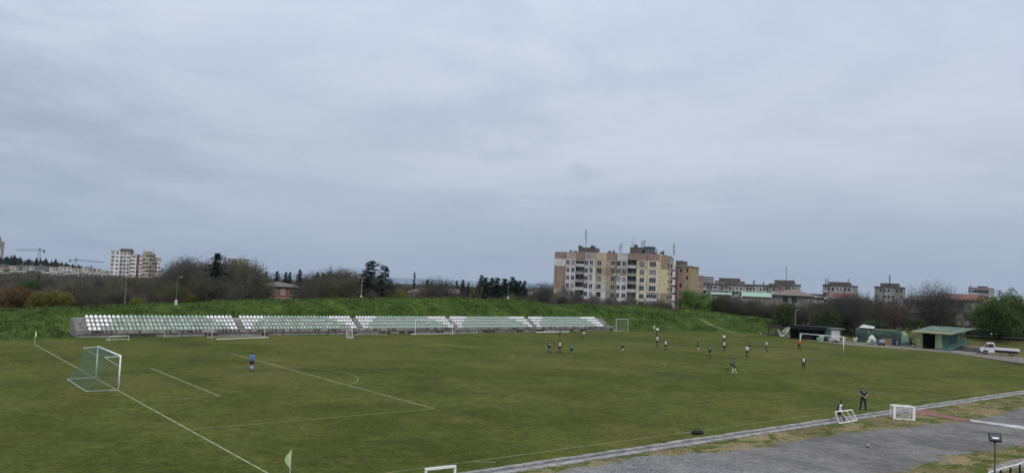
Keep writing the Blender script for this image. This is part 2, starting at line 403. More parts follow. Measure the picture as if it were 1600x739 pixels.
# painted lines: sheets 4 mm above the turf
line_m = mat('pitch_line_paint', (.235, .245, .145), .9, .35, 1.2, world=True)
faint_m = mat('worn_line_paint', (.150, .155, .062), .9, .3, 1.2, world=True)
Wd, Ld = 68.5, 104.75
def strip(mb, a, b, wd, z=.006):
    a = Vector((*a, 0)); b = Vector((*b, 0)); d = (b-a).normalized(); n = Vector((-d.y, d.x, 0))*wd/2
    mb.add([(p.x, p.y, z) for p in (a-n, b-n, b+n, a+n)], [(0, 1, 2, 3)])
lm = MB(); h = Wd/2
strip(lm, (0, 0), (0, 68.6), .105)
strip(lm, (16.5, h-20.16), (16.5, h+20.16), .12)
strip(lm, (5.5, h-9.16), (5.5, h+9.16), .10)
lm.build('goal_line', line_m); 
fmb = MB()
strip(fmb, (0.06, .25), (Ld, -1.75), .10)
strip(fmb, (0.06, h-20.16), (16.44, h-20.16), .10)
strip(fmb, (0.06, h-9.16), (5.44, h-9.16), .08); strip(fmb, (0.06, h+9.16), (5.44, h+9.16), .08)
strip(fmb, (0.6, 70.9), (26, 71.2), .10); strip(fmb, (26.01, 71.2), (60, 73.6), .06)
strip(fmb, (0.06, h+20.16), (16.44, h+20.16), .05)
def arc(mb, c, r, a0, a1, wd, n=40):
    pts = [(c[0]+r*math.cos(R(a0+(a1-a0)*i/n)), c[1]+r*math.sin(R(a0+(a1-a0)*i/n))) for i in range(n+1)]
    for a, b in zip(pts[:-1], pts[1:]): strip(mb, a, b, wd)
arc(fmb, (11, h), 9.15, -52.5, 52.5, .10)
arc(fmb, (52.4, h+.7), 9.15, 100, 240, .08); arc(fmb, (52.4, h+.7), 9.15, -75, 35, .10)
strip(fmb, (Ld-16.5, h-20), (Ld-16.5, h+20), .05); strip(fmb, (Ld, 30), (Ld, 62), .06)
arc(fmb, (Ld-11, h), 9.15, 130, 230, .06)
fmb.build('worn_pitch_lines', faint_m)
dash = MB(); p = at(757, 721); strip(dash, (p.x-.45, p.y+.25), (p.x+.45, p.y-.35), .10); dash.build('marking_dash', line_m)
for o in COL.objects:
    if o.name in ('goal_line', 'worn_pitch_lines', 'marking_dash'): structure(o)
# coloured stripe and pale strip across the gravel
red_m = mat('red_running_surface', (.20, .085, .070), .9, .4, 1.5, world=True)
pale_m = mat('pale_strip_concrete', (.40, .385, .38), .9, .25, 1.0, world=True)
rb = MB(); pts = [(1421, 640), (1445, 644), (1475, 649.5), (1500, 654.5), (1516, 657)]
wds = [4.5, 3.6, 2.6, 2.2, 1.2]
vsl = [tuple(at(u, v+k*w_)[:2])+(.008,) for (u, v), w_ in zip(pts, wds) for k in (-1, 1)]
rb.add(vsl, [(2*i, 2*i+1, 2*i+3, 2*i+2) for i in range(4)]); structure(rb.build('red_track_strip', red_m))
rb = MB(); vsl = [tuple(at(u, v+k*w_)[:2])+(.008,) for (u, v), w_ in zip([(1514, 656), (1550, 661), (1600, 668), (1660, 677)], [1.2, 1.6, 2.2, 2.6]) for k in (-1, 1)]
rb.add(vsl, [(2*i, 2*i+1, 2*i+3, 2*i+2) for i in range(3)]); structure(rb.build('pale_track_strip', pale_m))

# drainage kerb along the near side
conc = mat('weathered_concrete', (.235, .225, .21), .9, .35, 1.6, bump=.3, world=True)
dconc = mat('dark_channel_concrete', (.135, .14, .145), .9, .3, 1.5, world=True)
kb = MB(); kr = random.Random(3)
def ky(x): return -1.75-.0152*(x-8.5)
x = -40.0
while x < 125:
    L = 1.0; j = kr.uniform(-.05, .05)
    kb.cur = 0
    kb.add([(x+.03, ky(x)+j-.34, -.05), (x+L-.02, ky(x+L)+j-.34, -.05), (x+L-.02, ky(x+L)+j, -.05), (x+.03, ky(x)+j, -.05),
            (x+.03, ky(x)+j-.34, .10), (x+L-.02, ky(x+L)+j-.34, .10), (x+L-.02, ky(x+L)+j, .10+kr.uniform(-.02, .02)), (x+.03, ky(x)+j, .10)],
           [(3, 2, 1, 0), (4, 5, 6, 7), (0, 1, 5, 4), (1, 2, 6, 5), (2, 3, 7, 6), (3, 0, 4, 7)])
    j = kr.uniform(-.04, .04)
    kb.add([(x, ky(x)-.66, -.05), (x+L-.015, ky(x+L)-.66, -.05), (x+L-.015, ky(x+L)-1.02+j, -.05), (x, ky(x)-1.02+j, -.05),
            (x, ky(x)-.66, .07), (x+L-.015, ky(x+L)-.66, .07), (x+L-.015, ky(x+L)-1.02+j, .06), (x, ky(x)-1.02+j, .06)],
           [(3, 2, 1, 0), (4, 5, 6, 7), (0, 1, 5, 4), (1, 2, 6, 5), (2, 3, 7, 6), (3, 0, 4, 7)])
    kb.cur = 1
    kb.add([(x, ky(x)-.30, .016), (x+L, ky(x+L)-.30, .016), (x+L, ky(x+L)-.68, .016), (x, ky(x)-.68, .016)], [(0, 1, 2, 3)])
    x += L
structure(kb.build('drainage_kerb', [conc, dconc]))
# ------------------------------------------------------------------ the low concrete stand and its seats
SY0, SK = 76.9, .0185                 # the stand's front follows the far touchline with a slight skew
def sy(x): return SY0 + SK*(x-6)
stand_m = mat('stained_stand_concrete', (.235, .222, .205), .92, .35, .9, bump=.3, stain=.75, world=True)
dark_m = mat('painted_gap_shade', (.060, .056, .050), .95, .3, 1.0, world=True)
rail_m = mat('rusty_pipe', (.17, .13, .11), .7, .3, 4)
SX0, SX1 = 5.7, 103.6
stand = thing('concrete_stand', 'long low terraced concrete stand in front of the green embankment', 'stand', (SX0, sy(SX0), 0))
stand.rotation_euler = (0, 0, math.atan(SK))
SL = (SX1-SX0)/math.cos(math.atan(SK))
gaps_seat = [(26.2, 26.9), (45.2, 45.9), (63.85, 64.6), (82.3, 83.0)]
tz = [.86+.46*r for r in range(4)]; ty = [.6+.8*r for r in range(4)]   # tread heights and front edges, in stand coordinates
mb = MB()
mb.box(0, SL, .6, 5.2, -.3, .40)
for r in range(4):
    y0 = ty[r]; y1 = ty[r]+.8 if r < 3 else ty[r]+1.3
    mb.box(-.0-.0*r, SL, y0, y1+.02, .38+.001*r, tz[r])
mb.build('terrace', stand_m, stand)
mb = MB(); mb.box(0, SL, .02, .595, -.3, .385); mb.box(-.05, SL+.05, -.10, .50, .388, .46)
mb.build('front_wall', stand_m, stand)
# dark slabs on the riser and front wall, painted as shade of openings
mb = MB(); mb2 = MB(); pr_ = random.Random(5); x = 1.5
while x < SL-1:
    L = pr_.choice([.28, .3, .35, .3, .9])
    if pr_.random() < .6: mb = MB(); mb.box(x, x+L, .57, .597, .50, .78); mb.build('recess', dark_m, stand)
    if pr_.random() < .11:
        L2 = pr_.uniform(.8, 2.2); mb2 = MB(); mb2.box(x, min(SL-.3, x+L2), -.004, .018, .03, .34); mb2.build('opening_shade', dark_m, stand)
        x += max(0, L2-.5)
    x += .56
mb = MB()
for yy, z0, z1 in ((.6, .46, .9), (1.4, .86, 1.36), (2.2, 1.3, 1.82), (3.0, 1.76, 2.28)): mb.box(-.12, -.002, yy, 4.35, z0, z1)
mb.box(-.12, -.002, .0, 4.35, -.3, .46)
mb.build('end_wall', stand_m, stand)
mb = MB(); mb.box(SL+.052, SL+.25, .0, 4.2, -.3, .5); mb.box(SL+.052, SL+.25, .6, 4.2, .5, .95); mb.build('end_wall', stand_m, stand)
for gx0, gx1 in gaps_seat:
    s = MB(); xx = gx0-SX0
    for r in range(4):
        s = MB(); s.prism([(ty[r]-.28, tz[r]-.457), (ty[r]-.003, tz[r]-.457), (ty[r]-.003, tz[r]-.01), (ty[r]-.14, tz[r]-.01), (ty[r]-.14, tz[r]-.22), (ty[r]-.28, tz[r]-.22)], 0, xx-.05, xx+.95)
        s.build('stair', stand_m, stand)
mb = MB(); mb.tube((.5, -.16, .50), (SL, -.16, .50), .03, n=6)
for i in range(0, 98, 3): mb.tube((.6+i, -.16, .36), (.6+i, -.16, .50), .02, n=5)
mb.build('pipe_rail', rail_m, stand)

white_p = mat('white_seat_plastic', (.80, .80, .80), .5, .08, 2, randv=.10)
green_p = mat('faded_green_seat_plastic', (.36, .465, .385), .55, .10, 2, randv=.20)
def seat_mb(mb, ox=0., oy=0., oz=0., rz=0.):
    ca, sa = math.cos(rz), math.sin(rz)
    def T(p): return (ox+p[0]*ca-p[1]*sa, oy+p[0]*sa+p[1]*ca, oz+p[2])
    q = MB()
    w_ = .188
    for s in (-1, 1): q.box(s*.12-.03, s*.12+.03, -.12, .12, 0, .07)
    # pan, curled up at the sides and rounded at the front
    prof = []
    for i in range(7):
        u = -1+2*i/6; prof.append((u*w_, .07+.05*abs(u)**3))
    vs = []; fs = []
    for j, (y, k) in enumerate([(-.20, .9), (-.17, 1.0), (.05, 1.0), (.17, 1.0)]):
        for x, z in prof: vs.append((x*k, y, z+(.0 if j else -.02)+.02*(j == 3)))
    n = len(vs); vs += [(x, y, z-.03) for x, y, z in vs]
    for j in range(3):
        for i in range(6):
            a = j*7+i; fs += [(a, a+1, a+8, a+7), (n+a+7, n+a+8, n+a+1, n+a)]
    for i in range(6): fs += [(i, n+i, n+i+1, i+1), (21+i, 22+i, n+22+i, n+21+i)]
    for j in range(3): fs += [(j*7, j*7+7, n+j*7+7, n+j*7), (j*7+6, n+j*7+6, n+j*7+13, j*7+13)]
    q.add(vs, fs)
    # backrest: rounded hump, bowed
    out = []
    for i in range(13):
        a = math.pi*i/12; cx_, sn = math.cos(a), math.sin(a)
        out.append((w_*abs(cx_)**.75*(1 if cx_ >= 0 else -1), .13+.24*sn**.6))
    out += [(-w_*.98, .08), (w_*.98, .08)]
    vs = [(x, .155+.05*(z-.08)/.3-.10*(abs(x)/w_)**2*.5, z) for x, z in out]; n = len(vs)
    vs += [(x, y+.028, z) for x, y, z in vs]
    q.add(vs, [tuple(range(n)), tuple(range(2*n-1, n-1, -1))]+[(i, n+i, n+(i+1) % n, (i+1) % n) for i in range(n)])
    mb.add([T(p) for p in q.v], q.f)
ROWN = ['bottom', 'second', 'third', 'top']
BLOCKN = ['leftmost', 'second', 'middle', 'fourth', 'rightmost']
starts = [(6.9, 25.95), (26.9, 44.9), (45.9, 63.6), (64.5, 82.0), (83.0, 101.5)]
whiteL = [(3, 5, 6, 8)]+[(2, 3, 5, 7)]*4
whiteR = [(2, 3, 5, 7)]*4+[(4, 5, 6, 8)]
sm = {}
for key, m_ in (('white', white_p), ('pale green', green_p)):
    b_ = MB(); seat_mb(b_); sm[key] = b_.mesh('seat', m_)
rest = MB(); ind = 0
for bi, (a, b) in enumerate(starts):
    n = int(round((b-a)/.53))
    for i in range(n):
        x = a+(i+.5)*(b-a)/n
        for r in range(4):
            kind = 'white' if i < whiteL[bi][r] or i >= n-whiteR[bi][r] else 'pale green'
            y = sy(x)+ty[r]+.42; z = tz[r]+.002
            if ind < 300:
                s = link('seat', sm[kind], None, (x, y, z), math.atan(SK)+rnd.uniform(-.03, .03))
                tag(s, f'{kind} bucket seat, {ordinal(i+1)} from left in the {ROWN[r]} row, {BLOCKN[bi]} block', 'seat', 'bucket seats on the concrete stand')
                ind += 1
            else:
                rest.cur = 0 if kind == 'white' else 1
                seat_mb(rest, x, y, z, math.atan(SK))
o = rest.build('seat_rows', [white_p, green_p]); o['kind'] = 'stuff'
tag(o, 'rows of white and pale green bucket seats on the right part of the stand', 'seats')

# ------------------------------------------------------------------ goals
white_metal = mat('white_goal_paint', (.72, .72, .71), .45, .08, 3)
old_white = mat('chipped_white_paint', (.52, .52, .50), .6, .25, 5, stain=.5)
net_m = mat('pale_green_net', (.12, .235, .17), .9, .1, 3)
net_w = mat('white_net_cord', (.50, .50, .48), .9, .1, 3)
net_g = mat('grey_net_cord', (.30, .31, .28), .9, .1, 3)
def quad_net(mb, P, n, m, r):      # P(s, t) surface point, n x m cords
    for i in range(n+1):
        pts = [P(i/n, j/10) for j in range(11)]
        mb.path(pts, r, 3)
    for j in range(m+1):
        pts = [P(i/12, j/m) for i in range(13)]
        mb.path(pts, r, 3)
# the match goal near the camera: posts at (0, h -/+ 3.66)
g = thing('football_goal', 'full-size white football goal with pale green net nearest the camera', 'goal', (0, h, 0), 0, 'match goals')
HW = 3.72
mb = MB()
mb.tube((0, -HW, 2.5), (0, HW, 2.5), .06, n=10); mb.build('crossbar', white_metal, g, smooth=True)
for s in (-1, 1):
    mb = MB(); mb.tube((0, s*HW, 0), (0, s*HW, 2.56), .06, n=10); mb.build('post', white_metal, g, smooth=True)
    mb = MB(); mb.tube((0, s*HW, 2.46), (-1.05, s*HW, 2.42), .03, n=6); mb.tube((-1.05, s*HW, 2.42), (0, s*HW, 1.72), .022, n=6)
    mb.build('net_arm', old_white, g)
fr = MB(); fr.path([(0, -HW, .04), (-2.05, -HW+.1, .04), (-2.05, HW-.1, .04), (0, HW, .04)], .028, 6)
fr.build('ground_frame', old_white, g)
def back(s, t_):
    y = -HW+2*HW*s; sag = math.sin(math.pi*t_)*.18
    if t_ < .25: x = -1.05*t_/.25; z = 2.48-.05*t_/.25-.06*math.sin(math.pi*s)
    else:
        k = (t_-.25)/.75; x = -1.05-1.0*k**1.7+.08*math.sin(math.pi*k); z = 2.42*(1-k)**1.0
        z = max(.04, z-.10*math.sin(math.pi*k))
    return (x, y, z)
def side(s_):
    def P(s, t_):
        b_ = back(0 if s_ < 0 else 1, .25+.75*t_)
        return (b_[0]*s, b_[1], b_[2] if s > .02 or True else 0)
    return P
nm = MB(); quad_net(nm, back, 52, 23, .0063)
for s_ in (-1, 1): quad_net(nm, side(s_), 12, 19, .0063)
nm.build('net', net_m, g)
# the far match goal: bare frame
g2 = thing('football_goal', 'full-size white goal frame without a net behind the orange goalkeeper', 'goal', (Ld, h, 0), 0, 'match goals')
mb = MB(); mb.tube((0, -HW, 2.5), (0, HW, 2.5), .065, n=10); mb.build('crossbar', white_metal, g2, smooth=True)
for s in (-1, 1):
    mb = MB(); mb.tube((0, s*HW, 0), (0, s*HW, 2.56), .065, n=10); mb.build('post', white_metal, g2, smooth=True)
    mb = MB(); mb.tube((0, s*HW, 1.8), (.75, s*HW, 2.45), .03, n=6); mb.tube((0, s*HW, 2.45), (.75, s*HW, 2.45), .03, n=6); mb.build('net_arm', old_white, g2)

# spare goals parked along the stand
def spare_goal(p, q, hgt, depth, label, m_, r=.05, net=None, brace=True, top=None, netr=.006):
    p, q = Vector(p), Vector(q); ax = (q-p).normalized(); L = (q-p).length; rz = math.atan2(ax.y, ax.x)
    o = thing('spare_goal', label, 'goal', (p.x, p.y, 0), rz, 'spare goals around the pitch')
    td = depth*.35 if top is None else top
    mb = MB(); mb.tube((0, 0, hgt), (L, 0, hgt), r, n=8); mb.build('crossbar', m_, o)
    for xx in (0, L):
        mb = MB(); mb.tube((xx, 0, 0), (xx, 0, hgt+r*.8), r, n=8); mb.build('post', m_, o)
    mb = MB()
    mb.path([(0, 0, .04), (0, depth, .04), (L, depth, .04), (L, 0, .04)], r*.7, 6)
    if brace:
        for xx in (0, L): mb.path([(xx, 0, hgt), (xx, td, hgt-.02), (xx, depth, .05)], r*.5, 6)
    mb.build('back_frame', m_, o)
    if net:
        nm = MB()
        def bk(s, t_):
            if t_ < .3: return (s*L, td*t_/.3, hgt-.03)
            k = (t_-.3)/.7; return (s*L, td+(depth-td)*k+.06*math.sin(math.pi*k), (hgt-.03)*(1-k)+.04*k)
        quad_net(nm, bk, max(6, int(L/.16)), max(8, int(hgt/.12)), netr)
        for xx in (0, L):
            def sd_(s, t_, xx=xx):
                b_ = bk(0, .3+.7*t_); return (xx, b_[1]*s, b_[2])
            quad_net(nm, sd_, 6, 8, netr)
        nm.build('net', net, o)
    return o
spare_goal((20.9, 73.7, 0), (28.5, 74.7, 0), 2.45, 1.4, 'large white spare goal parked before the first stairs of the stand', old_white, .045, None)
b0 = MB(); a_ = at(338, 530.5); c_ = at(419, 527.6); b0.tube((0, 0, .06), tuple(c_-a_+Vector((0, 0, .06))), .05, n=8)
tag(b0.build('loose_bar', white_metal, None, a_), 'loose white metal bar lying on the grass before the large spare goal', 'bar')
spare_goal((42.9, 74.6, 0), (47.6, 74.2, 0), 1.9, 1.5, 'thin grey spare goal with drooping net before the second stairs of the stand', old_white, .03, net_g, netr=.004)
spare_goal((53.1, 74.6, 0), (60.6, 74.9, 0), 2.4, 1.2, 'long white spare goal parked before the middle seating block', white_metal, .055, None, brace=False)
spare_goal((61.4, 75.3, 0), (65.8, 75.2, 0), .85, .8, 'low grey spare goal just right of the long white goal', old_white, .035, None)
spare_goal((101.9, 77.6-1.1, 0), (104.6, 75.8, 0), 2.5, 1.3, 'tall netted spare goal at the right-hand end of the stand', old_white, .05, net_g, netr=.006)
spare_goal((8.2, 71.9, 0), (10.4, 72.3, 0), .55, 1.1, 'tiny white goal lying on the grass at the left end of the stand', old_white, .045, None)
spare_goal((15.5, 75.6, 0), (17.3, 75.65, 0), 1.3, .7, 'rusty thin grey frame goal against the front wall of the leftmost block', old_white, .022, None)
# upright netted side panel
a_ = at(541, 527.5)
o = thing('netted_panel', 'upright white-framed netted panel standing before the second block of seats', 'goal panel', a_, R(-62))
mb = MB(); mb.path([(0, 0, 0), (0, 0, 1.15), (.9, 0, 1.25), (1.15, 0, 0), (0, 0, .03)], .035, 6); mb.build('frame', white_metal, o)
nm = MB(); quad_net(nm, lambda s, t_: (.05+1.0*s, 0, .05+1.1*t_), 9, 9, .012); nm.build('net', net_w, o)
# white pole lying along the stand
a_, c_ = at(838, 519.6), at(889, 518.8)
b0 = MB(); b0.tube((0, 0, .08), tuple(c_-a_+Vector((0, 0, .08))), .07, n=8)
tag(b0.build('white_pole', white_metal, None, a_), 'long white pole lying on the grass at the foot of the fourth block', 'pole')

# small goal tipped forward by the kerb, with two cross bars
P1, P2 = at(1311, 662), at(1338.7, 657.6)
ax = (P2-P1).normalized(); L = (P2-P1).length
o = thing('tipped_goal_frame', 'small white goal frame tipped over on the kerb beside the bib-wearing player', 'goal', P1, math.atan2(ax.y, ax.x), 'spare goals around the pitch')
T1, T2 = (-.22, .16, .84), (L-.40, .16, .80)
mb = MB(); mb.path([(0, 0, .05), (L, 0, .05), T2, T1, (0, 0, .05)], .045, 8); mb.build('front_frame', white_metal, o)
def lerp(a, b, k): return tuple(Vector(a)*(1-k)+Vector(b)*k)
mb = MB(); mb.tube(lerp((0, 0, .05), (L, 0, .05), .56), lerp(T1, T2, .30), .035, n=6); mb.tube(lerp((0, 0, .05), (L, 0, .05), .82), lerp(T1, T2, .64), .035, n=6); mb.build('brace_bars', white_metal, o)
mb = MB(); mb.path([T1, (T1[0]+.2, .42, .03), (L+.02, .42, .03), T2], .03, 6); mb.tube((L, 0, .05), (L+.02, .42, .03), .03, n=6); mb.build('back_frame', old_white, o)
# small five-a-side goal with a tangled net on the verge
P1, P2 = at(1396, 654.5), at(1429, 656.5)
ax = (P2-P1).normalized(); L = (P2-P1).length
o = thing('small_goal', 'small boxy white goal with tangled net on the dry grass beside the kerb', 'goal', P1, math.atan2(ax.y, ax.x), 'spare goals around the pitch')
mb = MB(); mb.box(-.02, .16, -.05, .05, 0, .92); mb.build('post', white_metal, o)
mb = MB(); mb.box(L-.14, L+.04, -.05, .05, 0, .92); mb.build('post', white_metal, o)
mb = MB(); mb.box(-.02, L+.04, -.04, .04, .925, 1.0); mb.build('crossbar', white_metal, o)
mb = MB(); mb.box(.165, L-.145, -.05, .05, .0, .08); mb.build('ground_bar', white_metal, o)
mb = MB(); mb.path([(0, .03, .96), (.05, .75, .95), (L-.05, .75, .95), (L, .03, .96)], .045, 6); mb.path([(.05, .75, .95), (.05, .8, .03), (L-.05, .8, .03), (L-.05, .75, .95)], .04, 6); mb.build('back_frame', white_metal, o)
nm = MB(); nr = random.Random(2)
quad_net(nm, lambda s, t_: (.05+(L-.1)*s, .72+.12*math.sin(9*s+5*t_)-.25*math.sin(math.pi*t_), .06+.9*t_), 13, 9, .008)
quad_net(nm, lambda s, t_: (.08+(L-.2)*s, .25+.4*t_, .5-.3*t_+.12*math.sin(7*s)), 10, 5, .008); nm.build('net', net_w, o)
# small goal cut by the lower edge of the frame
P1, P2 = at(665.5, 733, 1.0), at(711, 728, 1.0); P1.z = P2.z = 0
ax = (P2-P1).normalized(); L = (P2-P1).length
o = thing('small_goal', 'small white goal with a curved rear support at the near edge of the pitch', 'goal', P1, math.atan2(ax.y, ax.x), 'spare goals around the pitch')
for xx in (0, L):
    mb = MB(); mb.box(xx-.04, xx+.04, -.05, .05, 0, .955); mb.build('post', white_metal, o)
    mb = MB(); pts = [(xx+.03, -.05+.0, .96)]+[(xx+.03+.16*math.sin(a)*(1 if xx else -.2), -.05-.75*(1-math.cos(a))*.9, .96*math.cos(a)+.02) for a in [i*math.pi/16 for i in range(1, 9)]]
    pts = [(xx, .05, .93)]+[(xx+(.16*math.sin(a)), .05+.55*(1-math.cos(a)), .93*math.cos(a)+.02) for a in [i*math.pi/16 for i in range(1, 9)]]
    mb.path(pts, .022, 6); mb.build('rear_support', white_metal, o)
mb = MB(); mb.box(-.04, L+.04, -.05, .05, .96, 1.05); mb.build('crossbar', white_metal, o)
mb = MB(); mb.tube((.0, .6, .03), (L+.2, .6, .03), .022, n=6); mb.build('ground_bar', white_metal, o)

# corner flags
flag_m = mat('pale_green_flag_cloth', (.50, .62, .29), .8, .12, 4)
pole_m = mat('pale_flag_pole', (.50, .53, .44), .5, .1, 4)
def flag(p, label, hgt, fl, rz, drop=.42, width=.26):
    o = thing('corner_flag', label, 'flag', p, rz, 'corner flags')
    mb = MB(); mb.tube((0, 0, 0), (0, 0, hgt), .02, n=6); mb.build('pole', pole_m, o)
    mb = MB(); vs = []; n = 7
    for i in range(n+1):
        k = i/n; z = hgt-.01-drop*k
        wd = width*(math.sin(math.pi*min(1, k*1.05))**.8*.9 if k < .62 else (1-k)/.38*.9+.02)
        vs += [(.02, 0, z), (.02+wd*.5, .035*math.sin(4*k+1), z-.03), (.02+wd, .05*math.sin(5*k), z-.08)]
    m2 = len(vs); vs += [(x, y+.008, z) for x, y, z in vs]
    fs = []
    for i in range(n):
        for j in range(2):
            a = 3*i+j; fs += [(a, a+1, a+4, a+3), (m2+a+3, m2+a+4, m2+a+1, m2+a)]
    for i in range(n): fs += [(3*i, 3*i+3, m2+3*i+3, m2+3*i), (3*i+2, m2+3*i+2, m2+3*i+5, 3*i+5)]
    mb.add(vs, fs); mb.build('flag_cloth', flag_m, o)
flag(at(452, 757), 'pale green corner flag at the near-left corner of the pitch', 1.48, 0, R(138), .72, .25)
flag((-.05, 68.6, 0), 'pale green corner flag before the grass bank left of the stand', 1.55, 0, R(-30), .75, .16)
flag(at(1023, 519), 'pale corner flag by the bank beside the bending player', 1.5, 0, R(150), .8, .38)
# ------------------------------------------------------------------ people
skin_m = mat('skin', (.34, .20, .14), .6, .1, 6); dark_hair = mat('dark_hair', (.015, .012, .010), .7, .2, 20)
grey_hair = mat('grey_hair', (.10, .095, .09), .8, .2, 20)
kit = {n: mat(n+'_cloth', c, .85, .12, 8) for n, c in dict(green=(.018, .115, .065), dark_green=(.010, .055, .032), white=(.62, .62, .62), black=(.012, .012, .014),
       orange=(.50, .085, .025), blue=(.075, .20, .42), navy=(.012, .016, .040), pale_blue=(.30, .38, .52), pale=(.55, .58, .52), mark=(.50, .60, .54), sky=(.16, .30, .52)).items()}
eye_m = mat('dark_eye', (.02, .015, .01), .4, .0, 5)
def remesh(mb, name, mats, vox, parent):
    me = mb.mesh('tmp', mats); ob = bpy.data.objects.new('tmp', me); COL.objects.link(ob)
    md = ob.modifiers.new('r', 'REMESH'); md.mode = 'VOXEL'; md.voxel_size = vox
    dg = bpy.context.evaluated_depsgraph_get(); ev = ob.evaluated_get(dg)
    out = bpy.data.meshes.new_from_object(ev); bpy.data.objects.remove(ob); bpy.data.meshes.remove(me)
    out.name = name
    if not out.materials:
        for m_ in (mats if isinstance(mats, list) else [mats]): out.materials.append(m_)
    out.polygons.foreach_set('use_smooth', [True]*len(out.polygons))
    return link(name, out, parent)
def person(u, v, vtop, face, label, group, shirt, shorts, socks, boots='black', hair='dark', lean=0., legs=(.15, -.15), knees=(.1, .15), arms=(.2, -.2), elb=(.5, .5),
           trousers=False, behind=False, mark=None, bib=None, sleeves=None, spread=.10, twist=0., size=None, sox=True):
    """feet pixel (u, v), head-top row vtop; face = direction the body faces, degrees from +x"""
    p = at(u, v)
    pxm = F/float((np.array(p)-CAM) @ FW)
    S = size if size else max(1.45, min(1.92, (v-vtop)/pxm/ (math.cos(lean)*.55+.45)))
    k = S/1.78
    o = thing('person', label, 'person', p, R(face-90), group); o.scale = (k, k, k)
    hipz = .93
    def rot(v_, a): return Vector((v_[0], v_[1]*math.cos(a)+v_[2]*math.sin(a), -v_[1]*math.sin(a)+v_[2]*math.cos(a)))
    feet = []
    L1, L2 = .44, .43
    J = {}
    low = 9
    for i, s in ((0, -1), (1, 1)):
        a, kn = legs[i], knees[i]
        hip = Vector((s*.095, 0, hipz))
        knee = hip+Vector((s*spread*.35, math.sin(a)*L1, -math.cos(a)*L1))
        ank = knee+Vector((s*spread*.25, math.sin(a-kn)*L2, -math.cos(a-kn)*L2))
        J[s] = (hip, knee, ank); low = min(low, ank.z)
    dz = .075-low
    base = Vector((0, 0, hipz+dz))
    def U(x, y, z): return base+rot(Vector((x, y, z-hipz)), lean)     # upper body point
    for s in J: J[s] = tuple(q+Vector((0, 0, dz)) for q in J[s])
    body = MB(); cl = MB(); sh = MB(); so = MB(); bo = MB(); ha = MB()
    # torso
    tor = [(.93, .155, .68), (1.05, .135, .70), (1.2, .150, .68), (1.34, .175, .62), (1.44, .150, .6), (1.49, .075, .9)]
    for (z0, r0, f0), (z1, r1, f1) in zip(tor[:-1], tor[1:]):
        body.tube(U(0, 0, z0), U(0, 0, z1), r0, r1, 14, True, f0)
    body.tube(U(0, 0, 1.46), U(0, .015, 1.58), .058, .052, 10)
    body.ball(U(0, .02, 1.665), .078, .098, .115, 14, 10); body.ball(U(0, .05, 1.60), .056, .06, .055, 10, 7)
    body.ball(U(0, .122, 1.645), .016, .02, .024, 8, 6)
    for s in (-1, 1): body.ball(U(s*.080, .01, 1.65), .014, .022, .032, 8, 6)
    hands = []
    for i, s in ((0, -1), (1, 1)):
        shd = U(s*.185, 0, 1.425)
        a, e = arms[i], elb[i]
        if behind:
            el = U(s*.285, -.10, 1.16); wr = U(s*.075, -.20, 1.0); ha_d = U(-s*.035, -.215, .96)
        else:
            d = rot(Vector((s*.16, math.sin(a), -math.cos(a))).normalized(), lean*.6); el = shd+d*.29
            d2 = rot(Vector((s*.02, math.sin(a+e), -math.cos(a+e))).normalized(), lean*.6); wr = el+d2*.25; ha_d = wr+d2*.085
        body.tube(shd, el, .052, .042, 10); body.ball(shd, .058, None, None, 10, 7)
        body.tube(el, wr, .043, .029, 10); body.ball(el, .043, None, None, 8, 6)
        dd = (ha_d-wr).normalized(); side_v = dd.cross(Vector((1, 0, 0)) if abs(dd.x) < .8 else Vector((0, 1, 0))).normalized(); nrm = dd.cross(side_v)
        body.tube(wr, ha_d, .030, .036, 10); hands.append((ha_d, dd, side_v, nrm, s))
        if not (bib and False):
            sm_ = cl if not sleeves else so
        (cl if not sleeves else ha).cur = 0
        tgt = cl if not sleeves else sleeves_mb(o, shd, el, sleeves, wr)
        if tgt is not None:
            tgt.tube(shd, shd+(el-shd)*.78, .074, .070, 10); tgt.ball(shd, .072, None, None, 10, 7)
        hip, knee, ank = J[s]
        body.tube(hip, knee, .088, .058, 12); body.ball(knee, .058, None, None, 10, 7)
        body.tube(knee, knee+(ank-knee)*.35, .056, .058, 12, True); body.tube(knee+(ank-knee)*.35, ank, .058, .040, 12); body.ball(hip, .09, None, None, 10, 7)
        fd = Vector((s*.12, 1, -.12 if ank.z > .14 else 0)).normalized()
        foot = ank+Vector((0, 0, -.035)); body.tube(foot-fd*.05, foot+fd*.15, .042, .034, 10)
        bo.tube(foot-fd*.055, foot+fd*.165, .047, .038, 10); bo.ball(foot-fd*.05, .048, None, None, 8, 6); bo.ball(foot+fd*.165, .039, None, None, 8, 6)
        if trousers:
            sh.tube(hip, knee, .108, .082, 12); sh.ball(knee, .082, None, None, 10, 7); sh.tube(knee, ank, .080, .072, 12); sh.ball(hip, .11, None, None, 10, 7)
        else:
            sh.tube(hip, hip+(knee-hip)*.72, .115, .118, 12); sh.ball(hip, .115, None, None, 10, 7)
            so.tube(knee+(ank-knee)*.14, ank+Vector((0, 0, -.02)), .065, .048, 12)
    sh.tube(U(0, 0, .90), U(0, 0, 1.04), .180, .160, 14, True, .72)
    tor2 = [(.95, .180, .72), (1.05, .168, .72), (1.2, .172, .70), (1.34, .195, .64), (1.445, .165, .62), (1.48, .085, .8)]
    for (z0, r0, f0), (z1, r1, f1) in zip(tor2[:-1], tor2[1:]): cl.tube(U(0, 0, z0), U(0, 0, z1), r0, r1, 14, True, f0)
    ha.ball(U(0, -.005, 1.69), .088, .105, .105, 12, 9); ha.ball(U(0, -.035, 1.64), .078, .075, .085, 10, 7)
    bd = remesh(body, 'body', [skin_m, eye_m], .014, o)
    # fingers and eyes are joined into the body mesh
    fx = MB()
